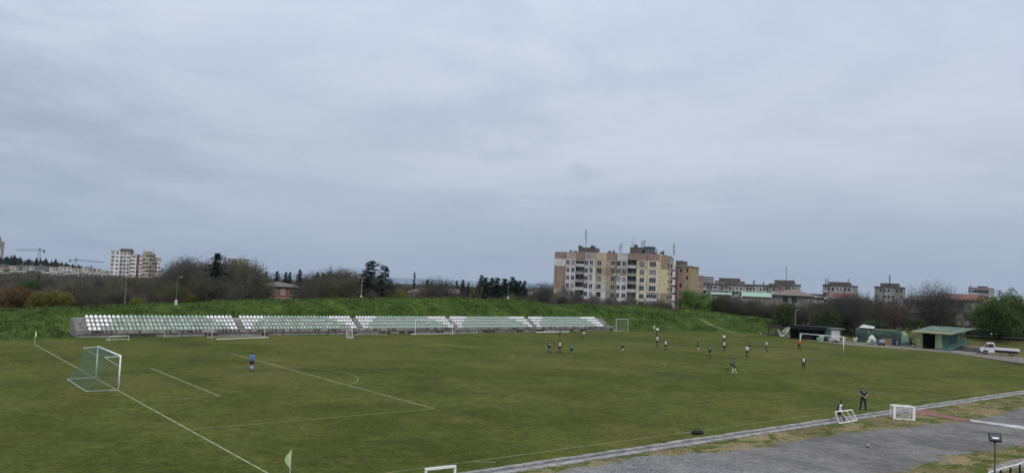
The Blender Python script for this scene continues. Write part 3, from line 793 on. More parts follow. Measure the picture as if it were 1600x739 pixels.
    for c, dd, sv, nv, s in hands:
        for j, (off, ln) in enumerate(((-.027, .062), (-.009, .074), (.009, .07), (.026, .055))):
            r0 = c+sv*off; m1 = r0+dd*ln*.55+nv*.012*s; fx.tube(r0-dd*.02, m1, .0095, .0085, 6); fx.tube(m1, m1+dd*ln*.45+nv*.025*s, .0085, .0065, 6)
        t0 = c-dd*.05+sv*-.03; t1 = t0+dd*.045-sv*.028; fx.tube(t0, t1, .012, .010, 6); fx.tube(t1, t1+dd*.03-sv*.004, .010, .008, 6)
    fx.cur = 1
    for s in (-1, 1): fx.ball(U(s*.032, .112, 1.675), .011, .006, .008, 6, 5)
    fx.tube(U(-.022, .108, 1.597), U(.022, .108, 1.597), .005, n=5)
    bm = bmesh.new(); bm.from_mesh(bd.data); me2 = fx.mesh('tmp', [skin_m, eye_m]); bm.from_mesh(me2); bm.to_mesh(bd.data); bm.free(); bpy.data.meshes.remove(me2)
    remesh(cl, 'bib' if bib else 'shirt', kit[shirt], .016, o)
    remesh(sh, 'trousers' if trousers else 'shorts', kit[shorts], .016, o)
    if not trousers and sox: so.build('socks', kit[socks], o, smooth=True)
    bo.build('boots', kit[boots], o, smooth=True)
    ha_o = remesh(ha, 'hair', grey_hair if hair == 'grey' else dark_hair, .016, o)
    if mark:
        mm = MB()
        def bar(x0, x1, z0, z1):
            P = [U(x0, 0, z0), U(x1, 0, z0), U(x1, 0, z1), U(x0, 0, z1)]; bk = rot(Vector((0, -1, 0)), lean)
            dpt = .138
            mm.add([q+bk*dpt for q in P]+[q+bk*(dpt-.03) for q in P], [(0, 1, 2, 3), (7, 6, 5, 4), (0, 4, 5, 1), (1, 5, 6, 2), (2, 6, 7, 3), (3, 7, 4, 0)])
        for b_ in mark[1]: bar(*b_)
        mm.build('back_print', kit[mark[0]], o)
    return o
_sl = {}
def sleeves_mb(o, shd, el, colr, wr):
    m_ = MB(); m_.tube(shd, el, .066, .056, 10); m_.ball(shd, .066, None, None, 10, 7); m_.ball(el, .055, None, None, 8, 6); m_.tube(el, el+(wr-el)*.85, .055, .045, 10)
    remesh(m_, 'sleeve', kit[colr], .016, o); return None
four = ('black', [(-.055, -.025, 1.22, 1.36), (-.055, .055, 1.21, 1.235), (.02, .045, 1.12, 1.36)])
eleven = ('black', [(-.075, -.035, 1.08, 1.36), (.035, .075, 1.08, 1.36)])
blot = ('mark', [(-.07, .07, 1.16, 1.34)])
gpatch = ('mark', [(-.06, .0, 1.14, 1.34), (.02, .07, 1.14, 1.34)])
GRN, WHT = 'outfield players in green', 'outfield players in white'
def green(u, v, vt, face, label, **k): return person(u, v, vt, face, label, GRN, 'green', 'dark_green', k.pop('socks', 'green'), **k)
def white(u, v, vt, face, label, **k): return person(u, v, vt, face, label, WHT, 'white', 'black', k.pop('socks', 'black'), **k)
person(393, 579, 550, 35, 'goalkeeper in light blue shirt and dark shorts standing before the near goal', None, 'blue', 'navy', 'pale_blue', legs=(.1, -.12), arms=(.1, -.1), elb=(.3, .4))
green(858.5, 550.6, 531.5, 60, 'green-kitted player left of the white-shirted one walking beside him', legs=(.3, -.25), mark=blot)
white(874.5, 551.3, 532, 50, 'white-shirted player with black number walking away between two green players', mark=four, legs=(.2, -.2), sleeves='black')
green(893, 555, 535, 45, 'green-kitted player with pale number and pale boots behind the other midfielders', mark=gpatch, boots='pale', legs=(.3, -.3))
green(875, 528.8, 516, 20, 'green-kitted player nearest the foot of the stand seats', mark=blot, legs=(.2, -.1))
white(912, 529.4, 515.8, 30, 'white-shirted player near the right part of the stand', legs=(.6, -.5), knees=(.3, .7), arms=(.6, -.6), elb=(1.0, 1.0), mark=('black', [(-.05, .05, 1.2, 1.28)]))
white(1026, 523.5, 513.8, 10, 'white-shirted player bending forward beside the far corner flag', lean=.75, legs=(.5, -.1), knees=(.5, .4), size=1.72)
white(1027, 541.5, 523.6, 30, 'white-shirted player in line below the bending player', legs=(.25, -.2), mark=('black', [(-.09, .09, 1.13, 1.2)]), sleeves='black')
white(1040, 547.4, 530.4, 40, 'white-shirted player with black sleeve standing just right of two teammates', legs=(.05, -.05), sleeves='black')
green(972.8, 549.6, 532, 30, 'lone green-kitted player with pale socks in midfield', socks='pale', mark=blot, legs=(.45, -.4), knees=(.2, .6), arms=(.5, -.5), elb=(.9, .9))
green(1091, 547.6, 530.2, 200, 'green-kitted player with pale socks left of the white pair', socks='pale', legs=(.5, -.45), knees=(.25, .7), arms=(.5, -.5))
green(1109.5, 557, 538, 40, 'green-kitted player walking in front of the white pair', legs=(.3, -.35), mark=blot)
white(1131, 536.5, 521.6, 30, 'white-shirted player farther away of the two standing one behind another', legs=(.1, -.1))
white(1131.5, 548.6, 532, 30, 'white-shirted player nearer of the two standing one behind another', legs=(.25, -.2), sleeves='black')
green(1171.5, 547.6, 531, 240, 'green-kitted player partly hidden by a white-shirted opponent', legs=(.25, -.2), mark=blot)
white(1167, 558, 538.5, 20, 'white-shirted player with number closely marking a green opponent', mark=('black', [(-.05, .05, 1.22, 1.34)]), legs=(.3, -.35))
white(1198, 548.8, 534.6, 190, 'white-shirted player leaning forward in front of the rubble pile', lean=.45, legs=(.5, -.3), knees=(.4, .5), size=1.76)
green(1144, 579.4, 553, 300, 'taller green-kitted player striding behind a teammate', legs=(.55, -.5), knees=(.2, .5), mark=blot)
green(1147.5, 582, 558.8, 320, 'green-kitted player in front with pale socks and striped shirt', socks='pale', mark=('mark', [(-.15, .15, 1.28, 1.33), (-.15, .15, 1.18, 1.22)]), legs=(.3, -.3), boots='pale')
person(1248.5, 546.4, 530, 20, 'goalkeeper in orange top and dark trousers before the bare far goal', None, 'orange', 'black', 'black', trousers=True, legs=(.1, -.1), arms=(.15, -.15), spread=.16, sleeves='orange')
white(1255.5, 575.5, 556.8, 40, 'white-shirted player standing alone nearest the camera on the right', mark=('black', [(-.06, .06, 1.25, 1.33)]), legs=(.05, -.05), sleeves='black', trousers=True)
person(1313, 658.9, 626, 75, 'player in white number eleven bib behind the tipped goal frame', None, 'white', 'black', 'black', mark=eleven, bib=True, sleeves='navy', legs=(.3, -.25), knees=(.3, .3))
person(1348.5, 639.8, 604, 60, 'man in navy shirt and dark trousers with hands clasped behind his back', None, 'navy', 'navy', 'black', trousers=True, behind=True, hair='grey',
       mark=('white', [(-.11+.037*i, -.11+.037*i+.026, 1.355, 1.40) for i in range(6)]), legs=(.03, -.03), knees=(.03, .03), spread=.2)
# ------------------------------------------------------------------ buildings
glass_m = mat('dark_window_glass', (.030, .034, .040), .12, .1, 1, spec=.6)
glass2_m = mat('curtained_window_glass', (.20, .21, .22), .3, .2, 1)
frame_w = mat('white_window_frame', (.52, .52, .50), .6, .1, 3); frame_b = mat('brown_window_frame', (.12, .08, .055), .7, .2, 3)
def frame_at(u, D): # origin on the ground below image column u at distance D, with axes: along (to the right in view) and away
    p = far(u, horizon(u), D); a = az(u)
    return Vector((p.x, p.y, 0)), a
def ztop(u, v, D):
    return float(far(u, v, D).z)
def window(mb_pairs, parent, x0, x1, z0, z1, y, fm_=None, gm=None, mull=1):
    f = MB(); b = .07; fm_ = fm_ or frame_w
    f.box(x0-b, x1+b, y-.06, y+.02, z0-b, z0); f.box(x0-b, x1+b, y-.06, y+.02, z1, z1+b)
    f.box(x0-b, x0, y-.06, y+.02, z0, z1); f.box(x1, x1+b, y-.06, y+.02, z0, z1)
    for i in range(mull): xm = x0+(x1-x0)*(i+1)/(mull+1); f.box(xm-.04, xm+.04, y-.055, y+.02, z0, z1)
    o = f.build('window', fm_, parent)
    p = MB(); p.box(x0, x1, y-.015, y+.03, z0, z1); p.build('pane', gm or glass_m, o)
    return o
PC = {'pink': (.285, .195, .165), 'white': (.58, .565, .55), 'beige': (.48, .40, .28), 'brown': (.29, .21, .15), 'tan': (.36, .29, .19), 'yellow': (.56, .505, .29),
      'pale': (.60, .545, .40), 'grey': (.27, .26, .25), 'red': (.20, .085, .070), 'bright': (.70, .69, .68), 'rosegrey': (.37, .305, .275), 'dull': (.215, .20, .185), 'dullpale': (.30, .285, .265), 'ochre': (.33, .25, .13), 'greywhite': (.47, .45, .43)}
PM = {k: mat('panel_'+k, c, .9, .14, .5, stain=.35) for k, c in PC.items()}
joint_m = mat('panel_joint', (.10, .09, .085), .9, .2, 1)
recess_m = mat('balcony_recess', (.055, .052, .05), .9, .2, 1)
roofkit_m = mat('dark_roof_hut', (.105, .09, .078), .9, .3, 1, stain=.4); tank_m = mat('slate_roof_tank', (.085, .10, .125), .7, .2, 1)
antenna_p = mat('grey_white_antenna_panel', (.33, .34, .35), .6, .1, 2); antenna_m = mat('antenna_metal', (.22, .23, .24), .5, .2, 2)

# the eight-storey panel block. Front runs from image column 865 to 1032, turned a little to the right
DL = 279.0; pL, _ = frame_at(865.2, DL); pR, _ = frame_at(1031.5, 267.5)
ax = (pR-pL); BW = ax.length; ax.normalize(); ang = math.atan2(ax.y, ax.x)
blk = thing('apartment_block', 'large eight-storey panel apartment block in patchy pink, white and beige behind the bank', 'apartment block', (pL.x, pL.y, 0), ang)
TOP = ztop(865.2, 393.2, DL); FH = 2.74; ATT = TOP-2.3
S = BW/770.0                                   # zoomed-photo pixels to metres along the front
cols = [('A', 0, 89), ('B', 89, 162), ('C', 162, 229), ('D', 229, 309), ('E', 309, 388), ('F', 388, 464), ('G', 464, 540), ('H', 540, 602), ('I', 602, 679), ('J', 679, 762), ('K', 762, 770)]
fl = [ATT-FH*(i+1) for i in range(8)]          # floor levels from the top storey down
scheme = {'A': ['white', 'brown', 'brown', 'brown', 'beige', 'beige', 'beige', 'grey'], 'B': ['greywhite']+['white']*7, 'D': ['greywhite']+['white']*7,
          'E': ['beige', 'tan', 'beige', 'greywhite', 'white', 'beige', 'grey', 'grey'], 'F': ['tan', 'brown', 'tan', 'tan', 'grey', 'tan', 'tan', 'grey'],
          'G': ['greywhite', 'tan', 'white', 'white', 'white', 'white', 'white', 'grey'], 'I': ['beige', 'pale', 'pale', 'pale', 'pale', 'beige', 'grey', 'grey'],
          'J': ['pale', 'pale', 'pale', 'pale', 'grey', 'white', 'grey', 'grey'], 'K': ['yellow']*6+['ochre', 'ochre']}
att = {'A': 'pink', 'B': 'rosegrey', 'C': 'pink', 'D': 'rosegrey', 'E': 'beige', 'F': 'pink', 'G': 'greywhite', 'H': 'pink', 'I': 'pink', 'J': 'pink', 'K': 'yellow'}
plane = {'A': 0, 'B': -.35, 'C': 0, 'D': -.35, 'E': 0, 'F': 0, 'G': -.45, 'H': 0, 'I': 0, 'J': -.25, 'K': -.3}
DEP = 17.0
core = MB(); core.box(.05, BW-.05, 1.6, DEP, 0, TOP-.12); core.build('core_wall', PM['grey'], blk)
walls = {}
def wall(color, x0, x1, y, z0, z1, y1=1.58):
    q = MB(); q.box(x0+.03, x1-.03, y, y1, z0+.02, z1-.02); q.build('facade_panel', PM[color], blk)
jb = MB()
for n, a, b in cols:
    x0, x1 = a*S, b*S; y = plane[n]
    wall(att[n], x0, x1, y-.02, ATT, TOP+(.12 if n in 'CFH' else 0))
    jb.box(x0-.02, x0+.05, y+.03, 1.5, 0, TOP-.05); 
    if n in 'CH': continue
    for i in range(8): wall(scheme[n][i], x0, x1, y, fl[i], fl[i]+FH)
    for i in range(9): jb.box(x0, x1, y+.04, 1.5, ATT-FH*i-.03, ATT-FH*i+.03)
jb.build('panel_joints', joint_m, blk)
for n, a, b in (cols[2], cols[7]):
    x0, x1 = a*S, b*S
    rc = MB(); rc.box(x0+.04, x1-.04, 1.3, 1.59, 0, ATT-.03); rc.build('stair_recess', recess_m, blk)
    for i in range(7):
        z = fl[i]; p = MB(); p.box(x0+.06, x1-.06, -.12, 1.29, z-.08, z+.08); p.box(x0+.06, x1-.06, -.12, -.03, z+.081, z+1.0)
        for xx in (x0+.06, x1-.14): p.box(xx, xx+.07, -.029, 1.28, z+.081, z+1.0)
        bal = p.build('balcony', PM['grey' if i % 3 else 'greywhite'], blk)
        window(None, blk, x0+.5, x0+1.25, z+.5, z+2.2, 1.27, frame_w, glass_m, 0); window(None, blk, x0+1.6, x0+2.5, z+.3, z+2.2, 1.27, frame_w if i % 2 else frame_b, glass_m, 1)
    if n == 'C': wall('grey', x0, x1, .1, fl[0]+1.9, ATT)
wr = random.Random(11)
for i in range(7):
    z = fl[i]+.75
    for (n, cx_, wd) in (('B', 107, 20), ('B', 144, 24), ('D', 243, 26), ('D', 280, 22), ('E', 336, 30), ('F', 436, 28), ('G', 479, 22), ('G', 519, 26), ('I', 642, 30), ('J', 717, 44)):
        if n == 'F' and i == 5: continue
        wd *= S; x = cx_*S; gm = glass_m if wr.random() < .8 else glass2_m
        z1 = z+1.5 if n != 'J' else z+1.65
        window(None, blk, x-wd/2, x+wd/2, z, z1, plane[n]-.03, frame_w if wr.random() < .8 else frame_b, gm, 2 if n == 'J' else 1)
for i, key in ((4, 717), (5, 717)):
    p = MB(); p.box((key-34)*S, (key+34)*S, -1.0, -.27, fl[i]+.0, fl[i]+.9); p.build('glazed_balcony', PM['white'], blk)
    window(None, blk, (key-32)*S, (key+32)*S, fl[i]+.98, fl[i]+2.2, -.95, frame_w, glass_m, 4)
acs = [(455, 1), (395-118+0, 0), (280, 1), (480, 1), (640, 2), (720, 3), (440, 0), (250, 2)]
for xk, i in acs:
    p = MB(); p.box(xk*S-.4, xk*S+.4, -.86, -.48, fl[i]+.05, fl[i]+.6); p.tube((xk*S, -.87, fl[i]+.32), (xk*S, -.88, fl[i]+.32), .2, n=10); p.build('air_conditioner', frame_w, blk)
# right-hand end: blank gable panels and the projecting window bays
EC = ['brown', 'yellow', 'yellow', 'yellow', 'brown', 'grey', 'grey', 'grey']; 
wall_e = {}
for i in range(8): q = MB(); q.box(BW-.04, BW+.12, .3, 12.8, fl[i]+.03, fl[i]+FH-.01); q.build('gable_panel', PM[EC[i]], blk)
wall_e.setdefault('brown', MB()).box(BW-.04, BW+.13, .3, 12.8, ATT+.02, TOP-.3)
for c, m_ in wall_e.items(): m_.build('gable_panel', PM[c], blk)
for c, m_ in walls.items(): m_.build('facade_panels', PM[c], blk)
bay = MB(); bay.box(BW+.12, BW+.35, 12.9, DEP+1, 0, TOP-.4); bay.build('bay', PM['grey'], blk)
for i in range(8): bay = MB(); bay.box(BW+.351, BW+1.15, 13.2, DEP+.6, fl[i]+.25, fl[i]+2.35); bay.build('bay_window', PM['white' if i % 3 else 'greywhite'], blk)
for i in range(7):
    window(None, blk, 0, 0, 0, 0, 0) if False else None
    f = MB(); f.box(BW+.5, BW+1.05, 13.14, 13.22, fl[i]+.8, fl[i]+2.1); f.build('window', glass_m, blk)
    f = MB(); f.box(BW+.1, BW+.16, 10.2, 11.6, fl[i]+.8, fl[i]+2.1); f.build('window', glass_m, blk)
rf = MB(); rf.box(.1, BW-.1, 1.0, DEP-.1, TOP-.1, TOP+.06); rf.build('roof', PM['grey'], blk)
hut = MB(); hut.box(157*S, 276*S, 3, 9, TOP+.07, TOP+1.9); hut.box(157*S, 175*S, 2.6, 5, TOP+1.91, TOP+2.5); hut.box(248*S, 270*S, 2.8, 5, TOP+1.91, TOP+2.6); hut.build('roof_hut', roofkit_m, blk)
hut = MB(); hut.box(536*S, 625*S, 3, 9, TOP+.07, TOP+2.3); hut.box(565*S, 582*S, 2.8, 4.6, TOP+2.31, TOP+3.2); hut.build('roof_hut', roofkit_m, blk)
hut = MB(); hut.box(640*S, 695*S, 3, 7, TOP+.07, TOP+2.3); hut.box(636*S, 699*S, 2.8, 7.2, TOP+2.301, TOP+2.6); hut.build('water_tank', tank_m, blk)
for xk, w_, h_ in ((95, 14, .7), (130, 24, .55), (387, 14, .8), (415, 12, .9), (757, 20, .8), (705, 30, .6), (768, 9, 1.2)):
    c_ = MB(); c_.box(xk*S-w_*S/2, xk*S+w_*S/2, 3, 4, TOP+.07, TOP+.07+h_); c_.build('chimney', roofkit_m, blk)
def on_block(xk, y, z): p = pL+ax*(xk*S)+Vector((-ax.y, ax.x, 0))*y; return (p.x, p.y, z)
def mast(xk, z0, hgt, label, panels=3, r=.09):
    o = thing('antenna_mast', label, 'antenna', on_block(xk, 4.2, z0), ang, 'antenna masts on the apartment block roof')
    m_ = MB(); m_.tube((0, 0, 0), (0, 0, hgt), r, r*.6, 6); m_.tube((0, 0, hgt*.5), (1.2, 0, 0), .025, n=4)
    for i in range(int(hgt/.8)): m_.tube((-.25, 0, .4+i*.8), (.25, 0, .5+i*.8), .03, n=4)
    m_.build('pole', antenna_m, o)
    for i in range(panels):
        q = MB(); q.box(-.32+.34*(i % 2), -.10+.34*(i % 2), -.22, -.08, hgt-1.7*(1+i//2), hgt-.3-1.7*(i//2)); q.build('panel_antenna', antenna_p, o)
mast(203, TOP+1.9, 6.6, 'tallest lattice antenna mast on the left roof hut of the apartment block', 4, .13)
mast(455, TOP+.06, 3.0, 'antenna with dark side panel left of the middle of the apartment roof', 2); mast(468, TOP+.06, 3.9, 'thin pole antenna beside the dark-panelled one on the apartment roof', 2)
mast(543, TOP+2.31, 3.0, 'bare thin aerial at the left edge of the right roof hut', 0, .05); mast(554, TOP+2.31, 3.5, 'taller bare thin aerial on the right roof hut', 0, .05)
mast(615, TOP+2.31, 2.4, 'short panel antenna on the right edge of the right roof hut', 3); mast(632, TOP+.06, 5.0, 'pair of white panel antennas left of the slate water tank', 4, .12)
mast(838-118, TOP+.06, 2.0, 'stubby antenna with round dish right of the slate water tank', 2); mast(838, TOP-.3, 4.2, 'white panel antenna mast at the right-hand end of the apartment roof', 4, .13)

def simple_block(name, label, u0, u1, vt, D, depth, rows, ncol, colors, turn=0., base=0., roofname='roof', fh=2.8, win=(.9, 1.3), wm=None, hut=None, cap=.35, sidecolor=None, group=None, cat='apartment block', bal=False, stain=True):
    """a flat-roofed building: front from image column u0 to u1 at distance D, roof at image row vt"""
    p0, _ = frame_at(u0, D); p1, _ = frame_at(u1, D); p1, _ = frame_at(u1, D-turn*4*(p1-p0).length); a_ = (p1-p0); W_ = a_.length; a_.normalize(); zt = ztop((u0+u1)/2, vt, D)
    o = thing(name, label, cat, (p0.x, p0.y, base), math.atan2(a_.y, a_.x), group); H_ = zt-base
    n = len(colors); byc = {}
    for i, c in enumerate(colors):
        byc.setdefault(c, MB()).box(W_*i/n+(.0 if i == 0 else .01), W_*(i+1)/n, -.12*(i % 2), depth-.01*(i % 2), -3, H_)
    for c, m_ in byc.items(): m_.build('wall', PM[c], o)
    r_ = MB(); r_.box(-.25, W_+.25, -.3, depth+.2, H_+.003, H_+cap); r_.build(roofname, PM['grey'] if cap < .5 else roofkit_m, o)
    ww, wh = win; k = 0
    for i in range(rows):
        z = H_-fh*(i+1)+.8
        if z < -1: break
        for j in range(ncol):
            x = W_*(j+.5)/ncol
            q = MB(); y = -.12*(int((j+.5)/ncol*n) % 2)
            q.box(x-ww/2, x+ww/2, y-.03, y+.05, z, z+wh); q.build('window', wm or (glass_m if (i*7+j*5) % 4 else glass2_m), o)
        if bal:
            for j in range(0, ncol, 3):
                x = W_*(j+.5)/ncol; q = MB(); q.box(x-1.3, x+1.3, -1.2, -.13, z-.85, z-.02); q.build('balcony', PM['greywhite'], o)
    sw = 0
    for i in range(rows):
        z = H_-fh*(i+1)+.8
        if z < -1: break
        for y in (depth*.3, depth*.7):
            q = MB(); q.box(W_-.02, W_+.03, y-.5, y+.5, z, z+wh); q.build('window', glass_m, o)
    if hut:
        for (f0, f1, hh, c) in hut:
            q = MB(); q.box(W_*f0, W_*f1, depth*.2, depth*.2+(depth*.6 if f1-f0 > .1 else .5), H_+cap+.003, H_+cap+hh); q.build('roof_hut', PM[c] if c in PM else roofkit_m, o)
    return o
simple_block('apartment_wing', 'red and ochre lower apartment wing just right of the big panel block', 1049, 1078, 416.5, 292, 14, 5, 3, ['red', 'pink', 'ochre'], .06, hut=[(.1, .45, 1.9, 'dark')], win=(.8, 1.4))
simple_block('apartment_wing', 'small pinkish end wing at the right of the ochre wing', 1076, 1089.5, 431, 318, 12, 4, 2, ['brown', 'pink'], .05, hut=[(.05, .3, 1.6, 'dark')])
# long grey flats on the right skyline
simple_block('flats', 'long low grey block of flats right of the tall apartment block', 1098, 1178, 446, 420, 14, 2, 14, ['dull', 'dullpale', 'dull', 'dullpale', 'greywhite', 'dull'], .05, cap=.9, hut=[(-.02, .12, 3.4, 'dull'), (.45, .6, 1.2, 'dark')], bal=True)
simple_block('flats', 'grey penthouse-topped flats standing behind the long low block', 1117, 1161, 440.5, 520, 16, 3, 9, ['dullpale', 'dull', 'dullpale'], .02, cap=.6, hut=[(.12, .85, 1.9, 'dark')])
simple_block('flats', 'pale flats with low attic right of the long grey block', 1160, 1212, 447.5, 400, 14, 2, 10, ['dullpale', 'greywhite', 'dull'], .03, cap=.9, hut=[(.3, .34, 2, 'dark'), (.6, .63, 1.6, 'dark')], bal=True)
simple_block('flats', 'grey flats with dark stepped rooftop and a thin mast', 1202, 1246, 446, 430, 15, 3, 9, ['dull', 'pink', 'dull', 'dullpale'], .03, cap=.8, hut=[(.15, .82, 2.0, 'dark'), (.56, .575, 9.5, 'dark')])
simple_block('flats', 'blocky grey flats with bushy dark roof edge and steel frame', 1285.5, 1330, 447, 360, 14, 4, 7, ['dull', 'dullpale', 'greywhite', 'dullpale'], .05, cap=.5, hut=[(.16, .82, 1.3, 'dark'), (.03, .05, 2.6, 'dark'), (.11, .13, 2.6, 'dark'), (.02, .16, .3, 'dark'), (.83, .85, 2.8, 'dark')], bal=True)
simple_block('flats', 'square grey flats with antenna cluster seen over the reddish bare trees', 1366.5, 1411, 449.5, 400, 14, 4, 7, ['dull', 'dullpale', 'dull'], .02, cap=.5, hut=[(.18, .82, 1.6, 'dark'), (.49, .53, 5.5, 'dark')])
simple_block('flats', 'pale striped office block peeping above the red-roofed house', 1513, 1545, 450.5, 420, 14, 3, 4, ['greywhite', 'dullpale'], .04, cap=.4, win=(2.2, 1.2), hut=[(.02, .08, 1, 'dull'), (.4, .75, .7, 'dark')])
simple_block('flats', 'small pale and pink building between the hip-roofed house and grey flats', 1262, 1288, 461, 330, 12, 3, 4, ['pink', 'greywhite', 'dullpale'], .0, cap=.5, win=(1.4, 1.2), cat='building')
simple_block('flats', 'low pale rooftop just left of the spreading bare tree', 1405, 1432, 466, 350, 12, 2, 4, ['dullpale', 'dull'], .0, cap=.4, cat='building')
# white towers on the left skyline
D0 = 640
G_ = None
def lefty(*a, **k): return simple_block(*a, **k)
lefty('apartment_tower', 'grey-white apartment tower at the left end of the distant pale group', 171.5, 186, 392.5, D0, 14, 7, 2, ['white', 'bright'], .0, base=-2, cap=.3, win=(1.6, 1.3))
lefty('apartment_tower', 'white apartment tower with purple-grey top and red stripe in the distant group', 186.5, 207, 393.5, D0+12, 14, 9, 4, ['white', 'white', 'bright', 'red'], .0, base=-2, cap=1.6, win=(1.5, 1.3), hut=[(.05, .95, .8, 'dark')])
lefty('apartment_tower', 'bright white striped apartment slab in the middle of the distant group', 203, 222, 398, D0+4, 13, 8, 5, ['bright', 'bright', 'red', 'bright'], .0, base=-2, cap=.3, win=(1.7, 1.1))
lefty('apartment_tower', 'beige stepped apartment tower at the right of the distant pale group', 222, 242, 397, D0-8, 14, 8, 4, ['beige', 'beige', 'grey', 'tan'], .0, base=-2, cap=.4, win=(1.8, 1.4), hut=[(.1, .75, 1.6, 'ochre'), (.04, .06, 4.5, 'dark'), (.8, .82, 4, 'dark')])
lefty('apartment_tower', 'narrow brownish apartment tower ending the distant pale group', 240, 251.5, 403, D0-14, 12, 6, 2, ['brown', 'bright'], .0, base=-2, cap=.3, win=(1.8, 1.2))
lefty('low_building', 'low pale terrace right of the distant apartment towers', 247, 272, 427, 560, 12, 2, 5, ['bright', 'white', 'bright'], .0, base=-1, cat='building', win=(1.5, 1.2))
# tall orange-brown block hidden by the trees
simple_block('apartment_block', 'orange-brown balconied apartment block half hidden behind bare trees', 356, 377, 405.5, 420, 10, 6, 4, ['ochre', 'brown', 'pale'], .1, cap=.4, win=(1.3, 1.2), bal=True)

# pitched-roof houses
brick_m = mat('red_brick', (.23, .085, .062), .9, .25, 3); tile_g = mat('grey_brown_roof_tiles', (.125, .112, .095), .9, .25, 2, stain=.3); tile_r = mat('red_roof_tiles', (.165, .070, .052), .85, .2, 2, stain=.3)
tile_b = mat('faded_brown_roof_tiles', (.17, .135, .11), .9, .2, 2, stain=.3); green_sheet = mat('pale_green_sheeting', (.26, .40, .29), .7, .25, 1, stain=.4)
render_m = mat('weathered_render', (.22, .20, .175), .9, .22, .8, stain=.5); cream_m = mat('cream_render', (.38, .33, .23), .9, .15, .8)
def house(name, label, u0, u1, veave, vridge, D, depth, wallm, roofm, kind='hip', turn=0., wins=(3, 2), chim=0, over=.5, trim=None):
    p0, _ = frame_at(u0, D); p1, _ = frame_at(u1, D); p1, _ = frame_at(u1, D-turn*4*(p1-p0).length); a_ = p1-p0; W_ = a_.length; a_.normalize()
    ze = max(2.0, ztop((u0+u1)/2, veave, D)); zr = max(ze+.8, ztop((u0+u1)/2, vridge, D+depth/2))
    o = thing(name, label, 'house', (p0.x, p0.y, 0), math.atan2(a_.y, a_.x))
    m_ = MB(); m_.box(0, W_, 0, depth, -1, ze); m_.build('wall', wallm, o)
    e = over; hp = min(depth/2, W_/2)*.9 if kind == 'hip' else -e*.0
    r_ = MB(); vs = [(-e, -e, ze+.004), (W_+e, -e, ze+.004), (W_+e, depth+e, ze+.004), (-e, depth+e, ze+.004), (hp if kind == 'hip' else -e, depth/2, zr), (W_-hp if kind == 'hip' else W_+e, depth/2, zr)]
    vs2 = [(x, y, z-.15) if i < 4 else (x, y, z) for i, (x, y, z) in enumerate(vs)]
    r_.add(vs[:4]+vs[4:], [(0, 1, 5, 4), (1, 2, 5), (2, 3, 4, 5), (3, 0, 4), (3, 2, 1, 0)])
    rr = r_.build('roof', roofm, o)
    for i in range(chim):
        c_ = MB(); c_.box(W_*(.3+.3*i)-.4, W_*(.3+.3*i)+.4, depth/2-.4, depth/2+.4, ze+.2, zr+1.0); c_.build('chimney', wallm, rr)
    nc, nr = wins
    for i in range(nr):
        z = ze-2.8*(i+1)+.9
        if z < .2: z = .3
        for j in range(nc): x = W_*(j+.5)/nc; window(None, o, x-(.42 if trim == frame_w else .65), x+(.42 if trim == frame_w else .65), z, z+1.45, -.02, trim or frame_w, glass_m if (i+j) % 3 else glass2_m, 1)
        if trim == frame_w and i == 0:
            t_ = MB(); t_.box(-.05, W_+.05, -.08, .04, ze-2.95, ze-2.65); t_.build('string_course', frame_w, o)
    return o
house('brick_villa', 'two-storey red brick villa with white bands and low grey hip roof among trees', 399, 463, 447.5, 440, 195, 11, brick_m, tile_g, 'hip', .03, (5, 2), 0, .6, frame_w)
house('brick_villa', 'smaller dark red brick house half hidden left of the leaning cedars', 484, 516, 452, 447, 200, 10, brick_m, tile_b, 'hip', .0, (3, 2))
house('low_house', 'low cream house with brown roof right of the slim cypress', 640, 674, 457, 449.5, 215, 9, cream_m, tile_b, 'hip', .0, (4, 1))
house('low_house', 'low tan house with long faded roof left of the conifer clump', 678, 716, 458, 451, 205, 9, cream_m, tile_b, 'gable', .0, (4, 1))
house('low_house', 'distant pale house just left of the tall apartment block', 826, 858, 458, 453, 260, 9, cream_m, tile_b, 'hip', .0, (4, 1))
house('old_house', 'large weathered house with grey-brown hip roof right of the green sheeting', 1206, 1263, 461.5, 451.5, 245, 12, render_m, tile_b, 'hip', .04, (4, 2), 0, .7, frame_b)
house('old_house', 'house with dark red sloping roof before the blocky grey flats', 1298, 1338, 467, 458, 260, 10, render_m, tile_r, 'gable', .0, (4, 2), 0, .5, frame_b)
house('red_roofed_house', 'tall rendered house with red tiled roof behind the spreading bare tree', 1471, 1518, 468, 459, 215, 12, render_m, tile_r, 'gable', .06, (4, 3), 0, .7, frame_b)
house('old_house', 'long grey building with dark roof behind the crown of the spreading bare tree', 1424, 1470, 470, 462, 235, 11, render_m, tile_b, 'gable', .0, (4, 2), 0, .6, frame_b)
